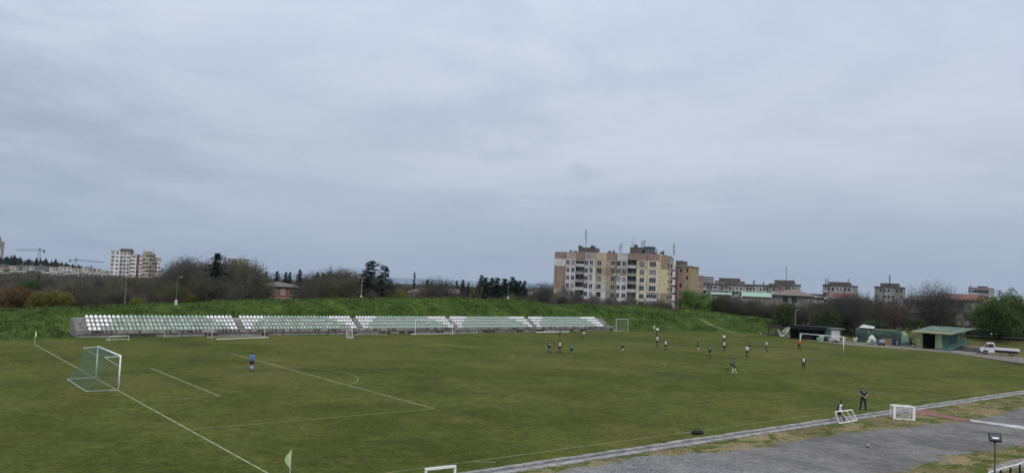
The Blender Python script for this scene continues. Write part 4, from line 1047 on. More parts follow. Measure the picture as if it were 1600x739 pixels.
# pale green sheeted shed roofs
for (u0, u1, v0, v1, D, lab) in ((1160, 1212, 463.5, 457, 300, 'long shed with pale green sheet roof before the grey flats'), (1112, 1142, 460, 456.5, 310, 'smaller shed with pale green sheet roof behind the willow-green tree')):
    p0, _ = frame_at(u0, D); p1, _ = frame_at(u1, D); a_ = p1-p0; W_ = a_.length; a_.normalize(); z0, z1 = ztop((u0+u1)/2, v0, D), ztop((u0+u1)/2, v1, D+10)
    o = thing('sheeted_shed', lab, 'shed', (p0.x, p0.y, 0), math.atan2(a_.y, a_.x), None)
    m_ = MB(); m_.box(0, W_, 0, 10, -1, z0-.05); m_.build('wall', render_m, o)
    m_ = MB(); vs = [(-.4, -.5, z0), (W_+.4, -.5, z0), (W_+.4, 10.3, z1), (-.4, 10.3, z1)]; m_.add(vs+[(x, y, z-.12) for x, y, z in vs], [(0, 1, 2, 3), (7, 6, 5, 4), (0, 4, 5, 1), (1, 5, 6, 2), (2, 6, 7, 3), (3, 7, 4, 0)]); m_.build('roof', green_sheet, o)

# hill town far on the left
hill_m = mat('wooded_hillside', (.045, .052, .038), .95, .35, .02, world=True)
def hill(name, pts, D0_, D1_, zbase):
    m_ = MB(); n = len(pts); rows = []
    for k, (D, f) in enumerate(((D0_, 0.), (D0_+(D1_-D0_)*.45, .75), (D1_, 1.), (D1_+300, .6))):
        for u, v in pts:
            q = far(u, v, D1_); zt = q.z; pp = far(u, horizon(u), D); rows.append((pp.x, pp.y, zbase+(zt-zbase)*f))
    fs = [(k*n+i, k*n+i+1, (k+1)*n+i+1, (k+1)*n+i) for k in range(3) for i in range(n-1)]
    m_.add(rows, fs); return structure(m_.build(name, hill_m, smooth=True))
hill('hill', [(-160, 396), (-60, 402), (0, 407.5), (30, 408), (60, 409), (90, 412), (120, 416), (150, 421), (190, 427), (230, 432), (300, 436)], 840, 1000, -1)
far_m = mat('haze_tinted_hills', (.115, .165, .22), .95, .1, .002, world=True)  # bluish air haze is painted into the hills' own colour
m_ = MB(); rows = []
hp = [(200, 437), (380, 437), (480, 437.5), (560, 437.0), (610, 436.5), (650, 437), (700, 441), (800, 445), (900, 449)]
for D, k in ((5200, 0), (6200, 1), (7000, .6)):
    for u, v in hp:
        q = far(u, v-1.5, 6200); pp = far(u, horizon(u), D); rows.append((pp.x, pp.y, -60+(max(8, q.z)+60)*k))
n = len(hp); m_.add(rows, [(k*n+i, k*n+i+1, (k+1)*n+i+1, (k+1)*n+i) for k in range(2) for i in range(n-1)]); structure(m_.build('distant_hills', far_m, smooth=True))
tr = random.Random(21)
tint = ['white', 'greywhite', 'pale', 'grey', 'beige', 'white']
desc = [(2, 16, 418, 'red'), (14, 29, 415.5, 'red'), (-20, 2, 419, 'beige'), (16, 42, 423, 'white'), (-10, 18, 426, 'white'), (36, 54, 416, 'grey'), (56, 70, 422, 'grey'), (66, 80, 425, 'greywhite'), (78, 92, 418, 'pale'), (84, 100, 424, 'white'), (93, 112, 417, 'greywhite'),
        (98, 120, 427, 'white'), (112, 128, 419.5, 'beige'), (118, 146, 425.5, 'white'), (128, 142, 418, 'pale'), (140, 158, 420, 'grey'), (148, 166, 427, 'greywhite'), (158, 174, 423, 'pale')]
words = {'red': 'red-roofed', 'beige': 'beige', 'white': 'white', 'grey': 'grey', 'greywhite': 'off-white', 'pale': 'cream'}
for i, (u0, u1, v, c) in enumerate(desc):
    D = 830-9*max(0, (v-415))*2.5
    simple_block('town_building', f'low {words[c]} town building on the far left hillside, {ordinal(i+1)} of the scattered row', u0, u1, v, D, 10, 2, max(3, (u1-u0)//5), ['pale' if c == 'red' else c, 'greywhite' if c != 'greywhite' else 'white'], tr.uniform(-.02, .02), base=-4, cap=.25 if c != 'red' else .49, win=(1.4, 1.2), cat='building', group='town buildings on the far left hillside')
for o in list(COL.objects):
    if o.name.startswith('town_building') and 'red-roofed' in o['label']:
        for ch in o.children:
            if ch.name.startswith('roof'): ch.data.materials[0] = tile_r
for i, u in enumerate((31, 36, 41, 46, 51)):
    simple_block('concrete_column_block', f'grey vertical concrete slab in the hillside row near the left crane, {ordinal(i+1)} from left', u, u+3.4, 405.5+i*1.15, 930, 8, 1, 1, ['grey'], 0, base=0, cat='building', group='concrete slabs on the hillside')
# the concrete monument at the left edge
mon_m = mat('monument_concrete', (.27, .245, .22), .9, .2, .05, stain=.4)
D = 960; z0, z1, z2 = ztop(7, 405, D), ztop(7, 379, D), ztop(2, 367, D)
p0, _ = frame_at(-48, D); p1, _ = frame_at(10.5, D); a_ = p1-p0; W_ = a_.length; a_.normalize()
o = thing('monument', 'huge concrete arch-like monument on the hill at the left edge', 'monument', (p0.x, p0.y, 0), math.atan2(a_.y, a_.x))
k = W_/58.5
for x0 in (47.5, 0):
    m_ = MB(); m_.add([(x0*k+dx*k, y, z) for z, s in ((z0-8, .0), (z1-4, .5), (z1+1, .2)) for dx, y in ((s, 0), (5.2+s*.3, 0), (5.2+s*.3, 7), (s, 7))], [(3, 2, 1, 0), (8, 9, 10, 11)]+[(b_+i, b_+(i+1) % 4, b_+4+(i+1) % 4, b_+4+i) for b_ in (0, 4) for i in range(4)]); m_.build('pillar', mon_m, o)
m_ = MB(); n = 12
out = [(26.5*k+21.5*k*math.cos(math.pi*i/n), z1-3+(z2-z1+6)*math.sin(math.pi*i/n)**.55) for i in range(n+1)]; inn = [(26.5*k+21*k*math.cos(math.pi*i/n), z1-9+(z2-z1+1)*math.sin(math.pi*i/n)**.8) for i in range(n, -1, -1)]
for i in range(n):
    a1, a2, b1, b2 = out[i], out[i+1], inn[n-i], inn[n-i-1]
    m_.add([(x, y, z) for y in (.5, 6.5) for x, z in (a1, a2, b2, b1)], [(0, 1, 2, 3), (7, 6, 5, 4), (0, 4, 5, 1), (2, 6, 7, 3)])
m_.build('arch', mon_m, o)
# tower cranes
crane_m = mat('blue_grey_crane_steel', (.10, .125, .16), .6, .15, .2)
def crane(u, vt, vb, ul, ur, D, label, tilt):
    p, a = frame_at(u, D); k = D/F; zt = ztop(u, vt, D); zb = ztop(u, vb, D)-25
    o = thing('tower_crane', label, 'crane', (p.x, p.y, 0), -a, 'tower cranes on the left skyline')
    m_ = MB(); s = .8
    for x in (-s, s):
        for y in (-s, s): m_.tube((x, y, zb), (x, y, zt), .16, n=4)
    z = zb; f = 1
    while z < zt-2: m_.tube((-s*f, -s, z), (s*f, -s, z+2), .1, n=4); m_.tube((-s*f, s, z), (s*f, s, z+2), .1, n=4); z += 2; f = -f
    m_.build('mast', crane_m, o)
    xl, xr = (ul-u)*k, (ur-u)*k
    def jib(x0, x1, name):
        j = MB(); n = max(2, int(abs(x1-x0)/2))
        for i in range(n):
            xa, xb = x0+(x1-x0)*i/n, x0+(x1-x0)*(i+1)/n; h0, h1 = 1.5*(1-.5*i/n), 1.5*(1-.5*(i+1)/n)
            za, zb_ = zt-tilt*xa, zt-tilt*xb
            j.tube((xa, -.5, za), (xb, -.5, zb_), .16, n=4); j.tube((xa, .5, za), (xb, .5, zb_), .16, n=4); j.tube((xa, 0, za+h0), (xb, 0, zb_+h1), .16, n=4); j.tube((xa, 0, za+h0), (xb, -.5, zb_), .1, n=4)
        j.build(name, crane_m, o)
    main, ctr = (xl, xr) if abs(xl) > abs(xr) else (xr, xl)
    jib(0, main, 'jib'); jib(0, ctr, 'counter_jib')
    c_ = MB(); sg = 1 if ctr > 0 else -1; c_.box(min(ctr, ctr-2.2*sg), max(ctr, ctr-2.2*sg), -.7, .7, zt-tilt*ctr-2.2, zt-tilt*ctr+.3); c_.build('counterweight', crane_m, o)
    c_ = MB(); c_.box(-1, 1, -1.2, 1.2, zt-.5, zt+1.8); c_.tube((0, 0, zt+1.7), (0, 0, zt+4), .5, .1, 4); c_.build('cab', crane_m, o)
crane(60.5, 391.5, 409, 34, 67, 1000, 'grey-blue tower crane nearer the monument with jib to the left', -.04)
crane(118, 407, 414, 110, 152, 1050, 'lower tower crane with long jib pointing right above the town', .035)
# ------------------------------------------------------------------ yard at the far end: shelters, sheds, truck, clutter
teal_m = mat('faded_teal_paint', (.058, .140, .115), .8, .25, 1.5, stain=.5); lime_m = mat('pale_green_wall_paint', (.30, .36, .185), .85, .15, 1.5, stain=.4)
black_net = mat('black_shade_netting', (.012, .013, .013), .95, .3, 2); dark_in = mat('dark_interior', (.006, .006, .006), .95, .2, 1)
def oriented(u0, v0, u1, v1):
    p, q = at(u0, v0), at(u1, v1); a_ = q-p; L = a_.length; return p, math.atan2(a_.y, a_.x), L
def V(u, v, vt):   # height of something standing at ground pixel (u, v) whose top is at row vt
    p = at(u, v); k = F/float((np.array(p)-CAM) @ FW); return (v-vt)/k
# open black shelter
p, rz, L = oriented(1234.5, 528.5, 1291, 533); H_ = V(1235, 528, 508.2)
o = thing('black_shelter', 'long open black-netted shelter behind the far goal', 'shelter', p, rz)
m_ = MB(); m_.box(-.1, L+.1, -.3, 3.6, H_, H_+.12); m_.build('roof', black_net, o)
m_ = MB(); m_.box(0, L, 3.4, 3.5, 0, H_-.004); m_.build('back_wall', black_net, o)
m_ = MB(); m_.box(-.08, 0, 0, 3.5, 0, H_-.004); m_.build('side_wall', black_net, o)
for i in range(5): m_ = MB(); x = .06+(L-.2)*i/4; m_.tube((x, .05, 0), (x, .05, H_-.003), .05, n=6); m_.build('post', mat('black_post', (.02, .022, .02), .7, .2, 3), o)
m_ = MB(); m_.box(.1, L-.1, -.28, -.22, H_-.55, H_-.004); m_.build('netting_valance', black_net, o)
m_ = MB(); m_.box(L*.12, L*.5, 2.6, 3.2, .0, 1.2); m_.build('stored_board', mat('dim_board', (.06, .055, .055), .9, .2, 2), o)
# teal partition and white kiosk
p, rz, L = oriented(1291.5, 533.2, 1296.8, 533.9)
o = thing('teal_partition', 'narrow teal painted partition between black shelter and white kiosk', 'partition', p, rz); m_ = MB(); m_.box(0, L*1.05, 0, .25, 0, V(1292, 533, 511)); m_.build('panel', teal_m, o)
p, rz, L = oriented(1297.6, 534, 1313, 534.6); H_ = V(1305, 534, 514.5)
o = thing('white_kiosk', 'small white kiosk with flat grey roof right of the black shelter', 'kiosk', p, rz)
kw = mat('grey_white_kiosk_panel', (.47, .47, .48), .7, .08, 1, stain=.25)
m_ = MB(); m_.box(0, L, .3, 2.6, 0, H_); m_.build('wall', kw, o)
m_ = MB(); m_.box(-.3, L+.9, .0, 2.8, H_+.003, H_+.22); m_.build('roof', mat('kiosk_roof_felt', (.12, .125, .13), .9, .2, 1), o)
m_ = MB(); m_.box(L+.003, L+.25, .25, 2.4, 0, H_-.002); m_.build('corner_panel', teal_m, o)
m_ = MB(); m_.box(.15, L-.12, .26, .298, .0, H_-.25); m_.build('door', kw, o)
# rounded green tank / hoop house
hoop_m = mat('green_mesh_tarpaulin', (.030, .058, .044), .8, .5, 1.6, stain=.7); hoop_l = mat('pale_green_tarpaulin', (.15, .24, .185), .8, .3, 1.2, stain=.4)
p, rz, L = at(1335.5, 533.6), R(-79), 9.6; H_ = V(1350, 535, 513)
o = thing('green_hoop_tunnel', 'long rounded tunnel covered in streaked green mesh tarpaulin', 'storage tunnel', p, rz)
m_ = MB(); prof = []
for i in range(13):
    a = math.pi*i/12; prof.append((1.5-1.5*math.cos(a)*abs(math.cos(a))**-.25 if abs(math.cos(a)) > 1e-6 else 1.5, H_*math.sin(a)**.6 if math.sin(a) > 1e-9 else 0))
nseg = 26
for k in range(nseg+1):
    x = L*k/nseg; s = 1.0
    d = (L-x)
    if d < 1.5: s = math.sqrt(max(.0, 1-((1.5-d)/1.5)**2))*.92+.08
    j = .05*math.sin(k*2.1)+.03*math.sin(k*5.3)
    for y, z in prof: m_.v.append((x, 1.5+(y-1.5)*s+j*.5, z*(s if s < 1 else 1)+(j if z > .2 else 0)))
npf = len(prof)
for k in range(nseg):
    for i in range(npf-1): a = k*npf+i; m_.f.append((a, a+1, a+npf+1, a+npf)); m_.mi.append(1 if k >= nseg-3 else 0)
m_.f.append(tuple(range(npf))); m_.mi.append(0)
m_.build('cover', [hoop_m, hoop_l], o, smooth=True)
m_ = MB(); 
for k in (2.6, 3.4): m_.tube((k, -.05, 0), (k, .1, H_*.9), .04, n=5)
m_.tube((2.6, .5, H_+.02), (L-2, .5, H_*.96), .05, n=5); m_.build('pipe_frame', lime_m, o)
m_ = MB(); m_.add([(.6, .6, H_+.05), (3.4, .5, H_-.05), (3.2, 1.9, H_+.35), (1.0, 2.0, H_+.6)]+[(.6, .6, H_+.13), (3.4, .5, H_+.03), (3.2, 1.9, H_+.43), (1.0, 2.0, H_+.68)], [(0, 1, 2, 3), (4, 5, 6, 7), (0, 4, 5, 1), (1, 5, 6, 2), (2, 6, 7, 3), (3, 7, 4, 0)])
tag(m_.build('pale_sheet', mat('pale_plastic_sheet', (.42, .43, .43), .6, .1, 2), None, p, rz), 'loose pale plastic sheet lying on the left end of the green tunnel', 'sheet')
# clutter in front of the tunnel
bag_m = mat('white_plastic_bags', (.50, .54, .50), .5, .15, 3); bag_g = mat('greenish_plastic_bags', (.33, .43, .36), .6, .2, 3)
def lumpy(name, label, cat, p, sx_, sy_, sz_, n, m_, seed, cone=False):
    r_ = random.Random(seed); q = MB()
    for i in range(n):
        k = r_.random(); x = r_.uniform(-1, 1)*(1-k*(.8 if cone else .4))*sx_*.55; y = r_.uniform(-1, 1)*sy_*.5*(1-k*.5); z = k*sz_*.75+.12
        s = r_.uniform(.7, 1.15)*min(sx_, sz_)*.34; q.ball((x, y, z), s, s*.9, s*.8, 9, 6)
    me = q.mesh('tmp', m_); ob = bpy.data.objects.new('tmp', me); COL.objects.link(ob)
    md = ob.modifiers.new('r', 'REMESH'); md.mode = 'VOXEL'; md.voxel_size = max(.05, sx_/30); dg = bpy.context.evaluated_depsgraph_get()
    out = bpy.data.meshes.new_from_object(ob.evaluated_get(dg)); bpy.data.objects.remove(ob)
    for v in out.vertices: v.co += v.co.normalized()*(.13*sx_*mnoise.noise(v.co*(4/sx_)+Vector((seed, 0, 0)))+.06*sx_*mnoise.noise(v.co*(11/sx_)+Vector((0, seed, 0))))
    if not out.materials: out.materials.append(m_)
    o = link(name, out, None, p); tag(o, label, cat); return o
def pile(name, label, cat, p, rx, hgt, n, m_, seed, s, rz=0.):
    r_ = random.Random(seed); q = MB()
    for i in range(n):
        x = r_.uniform(-1, 1); k = 1-abs(x)**1.6; y = r_.uniform(-1, 1)*.6; z = hgt*k*r_.random()*(1-abs(y)*.8)*.9
        e = Matrix.Rotation(r_.uniform(0, 3), 3, 'X') @ Matrix.Rotation(r_.uniform(0, 3), 3, 'Y') @ Matrix.Rotation(r_.uniform(0, 3), 3, 'Z'); a, b, c = (s*r_.uniform(.35, 1.1) for _ in range(3))
        b_ = MB(); b_.box(-a/2*1.6, a/2*1.6, -b/2, b/2, -c/3, c/3); q.add([tuple(e @ Vector(v)+Vector((x*rx, y, max(.05, z)))) for v in b_.v], b_.f)
    return tag(q.build(name, m_, None, p, rz), label, cat)
lumpy('bag_heap', 'conical heap of white plastic bags in front of the green tunnel', 'bag heap', at(1363, 538.2), 1.5, 1.0, 1.75, 16, bag_m, 3, True)
lumpy('bag_heap', 'low greenish heap of covered bags at the left end of the green tunnel', 'bag heap', at(1337, 535), 1.5, .9, .85, 9, bag_g, 4)
lumpy('bag_heap', 'greenish netted bundle inside the open black shelter', 'bag heap', at(1284, 532.5), 1.5, .9, 1.15, 9, bag_g, 5)
lumpy('sack', 'upright off-white sack before the white kiosk', 'sack', at(1296.5, 534.5), .55, .5, .95, 6, mat('off_white_sack', (.42, .38, .31), .8, .15, 4), 6, True)
pile('debris_heap', 'dark heap of debris against the kiosk wall', 'heap', at(1304.5, 534.6), .6, .85, 26, mat('dark_debris', (.04, .036, .034), .9, .4, 4), 8, .22)
lumpy('litter', 'small white litter heap between the tunnel and the green-roofed shed', 'litter', at(1426, 541.5), .75, .4, .35, 5, white_metal, 9)
pile('scrap_pile', 'brown scrap pile between the green tunnel and the green-roofed shed', 'heap', at(1422, 538.5)+Vector((1, .6, 0)), .9, 1.9, 46, mat('brown_scrap', (.045, .036, .028), .95, .5, 5), 12, .34)
p = at(1377, 539.2); o = thing('barrel', 'blue-grey plastic barrel lying in front of the green tunnel', 'barrel', p, R(-30))
bm_ = mat('blue_grey_plastic', (.20, .25, .31), .5, .15, 2); m_ = MB(); m_.tube((-.55, 0, .62), (.55, 0, .62), .40, n=16); m_.build('drum', bm_, o, smooth=False)
m_ = MB(); [m_.tube((x-.03, 0, .62), (x+.03, 0, .62), .425, n=16) for x in (-.5, -.17, .17, .5)]; m_.build('hoop', bm_, o); m_ = MB(); m_.box(-.5, -.35, -.4, .4, 0, .28); m_.box(.35, .5, -.4, .4, 0, .28); m_.build('cradle', black_net, o)
wood_m = mat('raw_pallet_wood', (.27, .165, .085), .85, .25, 4); 
def pallet(p, label, rz, tilt, k=1.0):
    o = thing('pallet', label, 'pallet', p, rz, 'pallets before the tunnel'); o.rotation_euler = (R(tilt), 0, rz)
    m_ = MB()
    for i in range(6): m_.box(-.6+.21*i, -.6+.21*i+.14, -.02, 0, 0, 1.1*k)
    m_.build('slats', wood_m, o); m_ = MB()
    for z in (.03, .5*k, 1.0*k): m_.box(-.6, .6, .003, .10, z, z+.09)
    m_.build('bearers', wood_m, o)
pallet(at(1382.2, 539.0)+Vector((0, 0, .02)), 'upright wooden pallet just right of the blue-grey barrel', rz, -12, 1.1); pallet(at(1388.2, 539.3)+Vector((0, 0, .02)), 'upright wooden pallet left of the dark blue crate', rz, -10, 1.1)
p, rz2, L = oriented(1391.5, 539.4, 1404.5, 540.4); navy_m = mat('dark_blue_painted_steel', (.018, .026, .065), .6, .2, 3)
o = thing('metal_crate', 'dark blue steel crate at the right end of the green tunnel', 'crate', p, rz2); m_ = MB(); hh = 1.0
m_.box(0, L, 0, .06, .1, hh); m_.box(0, L, 1.0, 1.06, .1, hh); m_.box(0, .06, .061, .999, .1, hh); m_.box(L-.06, L, .061, .999, .1, hh); m_.box(.061, L-.061, .061, .999, .1, .16); m_.build('body', navy_m, o)
m_ = MB(); [m_.box(x, x+.1, y, y+.1, 0, .099) for x in (.05, L-.15) for y in (.1, .9)]; m_.build('feet', navy_m, o); m_ = MB(); m_.box(L*.72, L*.9, -.03, -.003, .2, .9); m_.build('plate', bm_, o)
lumpy('weed_mound', 'low weedy mound right of the dark blue crate', 'mound', at(1414, 540), 1.6, 1.0, .55, 7, mat('weedy_green', (.06, .09, .02), .95, .4, 5), 15)
# shed with the sloping green roof
p, rz, L = at(1432.5, 543.2), R(-84), 4.15; H_ = V(1440, 543, 519.5)
o = thing('green_roofed_shed', 'open pale green shed with broad mossy sheet roof', 'shed', p, rz)
w1 = L*.225
m_ = MB(); m_.box(0, w1, 0, .3, 0, H_); m_.build('front_pier', lime_m, o); m_ = MB(); m_.box(L-1.05, L, 0, .3, 0, H_); m_.build('front_pier', lime_m, o)
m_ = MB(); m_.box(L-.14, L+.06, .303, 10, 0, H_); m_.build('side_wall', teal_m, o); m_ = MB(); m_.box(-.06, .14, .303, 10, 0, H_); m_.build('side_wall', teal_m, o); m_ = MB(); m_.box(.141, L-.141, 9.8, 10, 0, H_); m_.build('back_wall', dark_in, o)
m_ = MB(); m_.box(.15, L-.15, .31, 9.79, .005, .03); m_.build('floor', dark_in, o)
moss_m = mat('mossy_green_roof_sheet', (.105, .155, .115), .85, .35, .6, stain=.5); moss_y = mat('lichen_yellow_roof_edge', (.22, .215, .10), .9, .3, 1)
m_ = MB(); n = 10; vs = []
for j, y in enumerate((-1.0, 1.0, 3.5, 6.5, 11.5)):
    for i in range(n+1):
        x = -.9+(L+2.6)*i/n+(.25*j if i == n else 0); vs.append((x, y, H_+.03+.075*(y+1)+.10*x/L*0+.02*math.sin(i*1.9)))
k_ = len(vs); vs += [(x, y, z+.12) for x, y, z in vs]; fs = []
for j in range(4):
    for i in range(n): a = j*(n+1)+i; fs += [(a, a+1, a+n+2, a+n+1), (k_+a+n+1, k_+a+n+2, k_+a+1, k_+a)]
for i in range(n): fs.append((i, k_+i, k_+i+1, i+1))
for j in range(4): fs += [(j*(n+1), (j+1)*(n+1), k_+(j+1)*(n+1), k_+j*(n+1)), (j*(n+1)+n, k_+j*(n+1)+n, k_+(j+1)*(n+1)+n, (j+1)*(n+1)+n)]
m_.add(vs, fs); rr = m_.build('roof', moss_m, o)
for i in range(len(rr.data.polygons)):
    c_ = rr.data.polygons[i].center
rr.data.materials.append(moss_y)
for pl in rr.data.polygons:
    if pl.center.y < 1.1: pl.material_index = 1
m_ = MB(); m_.tube((L+1.4, 6.5, 0), (L+1.4, 6.5, H_+.5), .07, n=6); m_.build('roof_prop', teal_m, o); m_ = MB(); m_.tube((.5, -.6, H_+.2), (.5, -.6, H_+1.1), .05, n=5); m_.build('vent_pipe', lime_m, o)
m_ = MB(); m_.box(.1, w1-.1, -.10, -.003, .3, .38); m_.box(.1, w1-.1, -.10, -.003, 1.0, 1.08); m_.box(.1, w1-.1, -.10, -.003, 1.7, 1.78); m_.build('rails', teal_m, o)
# green ramps leaning beside the shed
ramp_m = mat('teal_ramp_steel', (.048, .115, .098), .7, .35, 2, stain=.4)
def ramp(u0, v0, u1, v1, h1, label, wdt):
    a_, b_ = at(u0, v0), at(u1, v1); d = b_-a_; L = d.length
    o = thing('steel_ramp', label, 'ramp', a_, math.atan2(d.y, d.x), 'steel ramps beside the shed')
    m_ = MB(); vs = [(0, -wdt/2, .02), (L, -wdt/2, h1), (L, wdt/2, h1), (0, wdt/2, .02)]; m_.add(vs+[(x, y, z+.1) for x, y, z in vs], [(3, 2, 1, 0), (4, 5, 6, 7), (0, 1, 5, 4), (1, 2, 6, 5), (2, 3, 7, 6), (3, 0, 4, 7)]); m_.build('deck', ramp_m, o)
    m_ = MB(); [m_.box(L-.2, L-.1, y-.05, y+.05, 0, h1-.003) for y in (-wdt/2+.06, wdt/2-.06)]; m_.build('legs', ramp_m, o)
ramp(1464, 546.2, 1491, 545, 1.25, 'narrow teal steel ramp leaning against the green-roofed shed', 1.1)
ramp(1479, 547.2, 1507, 546, 1.45, 'wider teal steel ramp right of the narrow one by the shed', 1.6)
p = at(1497, 542); m_ = MB(); m_.box(-2.6, 1.6, 0, .9, 1.35, 1.6); m_.box(-2.4, -2.2, .1, .8, 0, 1.349); m_.box(1.2, 1.4, .1, .8, 0, 1.349)
tag(m_.build('teal_bench_table', ramp_m, None, p, R(-40)), 'teal loading platform behind the steel ramps', 'platform')
# concrete block beside the truck and the pale slab on the ground
p, rz3, L = oriented(1500, 547.5, 1528, 551.5); cr_m = mat('rough_grey_concrete', (.19, .17, .15), .95, .3, 1.5, bump=.4)
m_ = MB(); m_.box(0, L, .2, 1.6, -.1, .95); o = m_.build('concrete_block', cr_m, None, p, rz3); tag(o, 'long low rough concrete block between the ramps and the white truck', 'block')
p = at(1488, 548.6); q_ = at(1527, 552.4); d = q_-p; m_ = MB(); m_.box(0, d.length, -.35, .35, .0, .12); tag(m_.build('pale_slab', pale_m, None, p+Vector((0, 0, .01)), math.atan2(d.y, d.x)), 'thin pale slab lying along the path before the concrete block', 'slab')
# junk left of the shelter
p, rz4, L = oriented(1201, 524, 1227, 527.4)
stone_m = mat('grey_brown_rubble', (.085, .076, .066), .95, .4, 2, bump=.4)
pile('rubble_pile', 'long grey-brown rubble pile left of the black shelter', 'rubble', at(1211, 525.2)+Vector((.8, .5, 0)), 2.4, 1.25, 120, stone_m, 31, .34, R(-44))
m_ = MB(); m_.box(-1.5, 1.5, -.6, .6, 1.15, 1.45); m_.box(-1.4, 1.3, -.5, .5, 1.451, 1.7); [m_.box(x, x+.1, y, y+.1, 0, 1.149) for x in (-1.4, 1.25) for y in (-.5, .4)]
tag(m_.build('plank_stack', mat('dark_brown_planks', (.040, .026, .022), .9, .3, 3), None, at(1213, 523.5)+Vector((1.6, 1.2, .3)), R(-45)), 'dark brown stack of planks on top of the rubble pile', 'planks')
m_ = MB()
m_.add([(0, 0, 1.55), (.25, 0, 1.4), (1.1, .1, .1), (.7, .1, 0)]+[(0, .12, 1.55), (.25, .12, 1.4), (1.1, .22, .1), (.7, .22, 0)], [(0, 1, 2, 3), (7, 6, 5, 4), (0, 4, 5, 1), (1, 5, 6, 2), (2, 6, 7, 3), (3, 7, 4, 0)])
m_.add([(.7, .0, .9), (1.3, .3, .95), (2.5, .5, 2.1), (1.7, .2, 1.95)]+[(.7, .1, .85), (1.3, .4, .9), (2.5, .6, 2.05), (1.7, .3, 1.9)], [(0, 1, 2, 3), (7, 6, 5, 4), (0, 4, 5, 1), (1, 5, 6, 2), (2, 6, 7, 3), (3, 7, 4, 0)])
m_.add([(1.5, .1, .9), (2.0, .1, .85), (2.8, .2, 2.2), (2.4, .2, 2.0)]+[(1.5, .2, .9), (2.0, .2, .85), (2.8, .3, 2.2), (2.4, .3, 2.0)], [(0, 1, 2, 3), (7, 6, 5, 4), (0, 4, 5, 1), (1, 5, 6, 2), (2, 6, 7, 3), (3, 7, 4, 0)])
tag(m_.build('broken_panels', bag_m, None, at(1214.5, 526), R(-44)), 'broken white panels stacked at an angle beside the rubble pile', 'panels')
lumpy('sack', 'light grey sack heap under the broken white panels', 'sack', at(1225, 527.6), 1.3, .7, .75, 6, mat('light_grey_sack', (.34, .36, .38), .8, .15, 4), 33)
lumpy('litter', 'pale scrap of litter on the grass left of the rubble pile', 'litter', at(1189, 523), .9, .4, .28, 4, bag_m, 34)

# white flatbed truck
truck_w = mat('white_truck_paint', (.66, .66, .67), .35, .04, 1, spec=.5); tyre_m = mat('black_rubber', (.015, .015, .015), .9, .2, 5); chassis_m = mat('dark_chassis', (.022, .022, .024), .7, .3, 3); rimm = mat('steel_wheel', (.16, .16, .165), .5, .15, 4)
p, q_ = at(1531, 553.0), at(1594, 557.4); d = q_-p
# length along the view: real truck about 6.4 m
dirn = (d.normalized()); tl = 6.6
o = thing('flatbed_truck', 'white flatbed pickup truck parked at the foot of the grass bank', 'truck', p, math.atan2(d.y, d.x)); k = d.length/tl; o.scale = (k, max(.9, min(1.1, k)), 1.0)
Wt = 1.9
cabp = [(.10, .42), (.02, .75), (.10, 1.05), (.62, 1.22), (1.15, 1.95), (1.35, 2.05), (2.35, 2.05), (2.45, 1.9), (2.45, .42), (1.45, .42), (1.35, .72), (.85, .8), (.55, .72), (.42, .42)]
m_ = MB(); m_.prism(cabp, 1, 0, Wt); m_.build('cab', truck_w, o)
m_ = MB(); m_.prism([(1.28, 1.25), (1.32, 1.80), (1.12, 1.82), (.80, 1.27)], 1, -.012, -.003); m_.prism([(1.38, 1.25), (1.40, 1.83), (2.28, 1.83), (2.30, 1.25)], 1, -.012, -.003)
m_.prism([(1.28, 1.25), (1.32, 1.80), (1.12, 1.82), (.80, 1.27)], 1, Wt+.003, Wt+.012); m_.build('side_window', glass_m, o)
m_ = MB(); m_.add([(.66, .12, 1.26), (.66, Wt-.12, 1.26), (1.13, Wt-.15, 1.92), (1.13, .15, 1.92)]+[(.64, .12, 1.27), (.64, Wt-.12, 1.27), (1.11, Wt-.15, 1.93), (1.11, .15, 1.93)], [(0, 1, 2, 3), (7, 6, 5, 4), (0, 4, 5, 1), (1, 5, 6, 2), (2, 6, 7, 3), (3, 7, 4, 0)]); m_.build('windscreen', glass_m, o)
m_ = MB(); m_.box(2.452, 2.46, .3, Wt-.3, 1.3, 1.8); m_.build('rear_window', glass_m, o)
m_ = MB(); m_.box(1.36, 1.375, -.006, -.001, .5, 1.9); m_.box(2.32, 2.335, -.006, -.001, .5, 1.9); m_.box(1.50, 1.72, -.02, -.004, 1.08, 1.12); m_.build('door_seam', chassis_m, o)
for y in (.2, Wt-.45): m_ = MB(); m_.box(-.0, .06, y, y+.25, .78, .95); m_.build('headlight', glass2_m, o)
m_ = MB(); m_.box(-.06, .3, .0, Wt, .36, .56); m_.build('bumper', chassis_m, o)
m_ = MB(); m_.box(.95, 1.05, -.25, -.06, 1.25, 1.55); m_.build('mirror', chassis_m, o)
m_ = MB(); m_.box(2.5, 6.55, -.08, Wt+.08, .88, .96); m_.build('bed_floor', truck_w, o)
m_ = MB(); m_.box(2.5, 6.5, -.10, -.06, .97, 1.22); m_.build('side_board', truck_w, o); m_ = MB(); m_.box(2.5, 6.5, Wt+.06, Wt+.10, .97, 1.22); m_.build('side_board', truck_w, o); m_ = MB(); m_.box(6.505, 6.56, -.1, Wt+.1, .97, 1.12); m_.build('tail_board', truck_w, o)
m_ = MB(); m_.box(2.4, 6.3, .4, .6, .5, .875); m_.box(2.4, 6.3, Wt-.6, Wt-.4, .5, .875); m_.box(2.9, 3.8, .0, .38, .45, .80); m_.build('chassis', chassis_m, o)
for x in (.95, 5.2):
    for y in (.02, Wt-.24):
        w_ = MB(); w_.tube((x, y, .34), (x, y+.22, .34), .34, n=18); wo_ = w_.build('wheel', tyre_m, o)
        w_ = MB(); w_.tube((x, y-.012, .34), (x, y+.232, .34), .19, n=14); w_.build('rim', rimm, wo_)
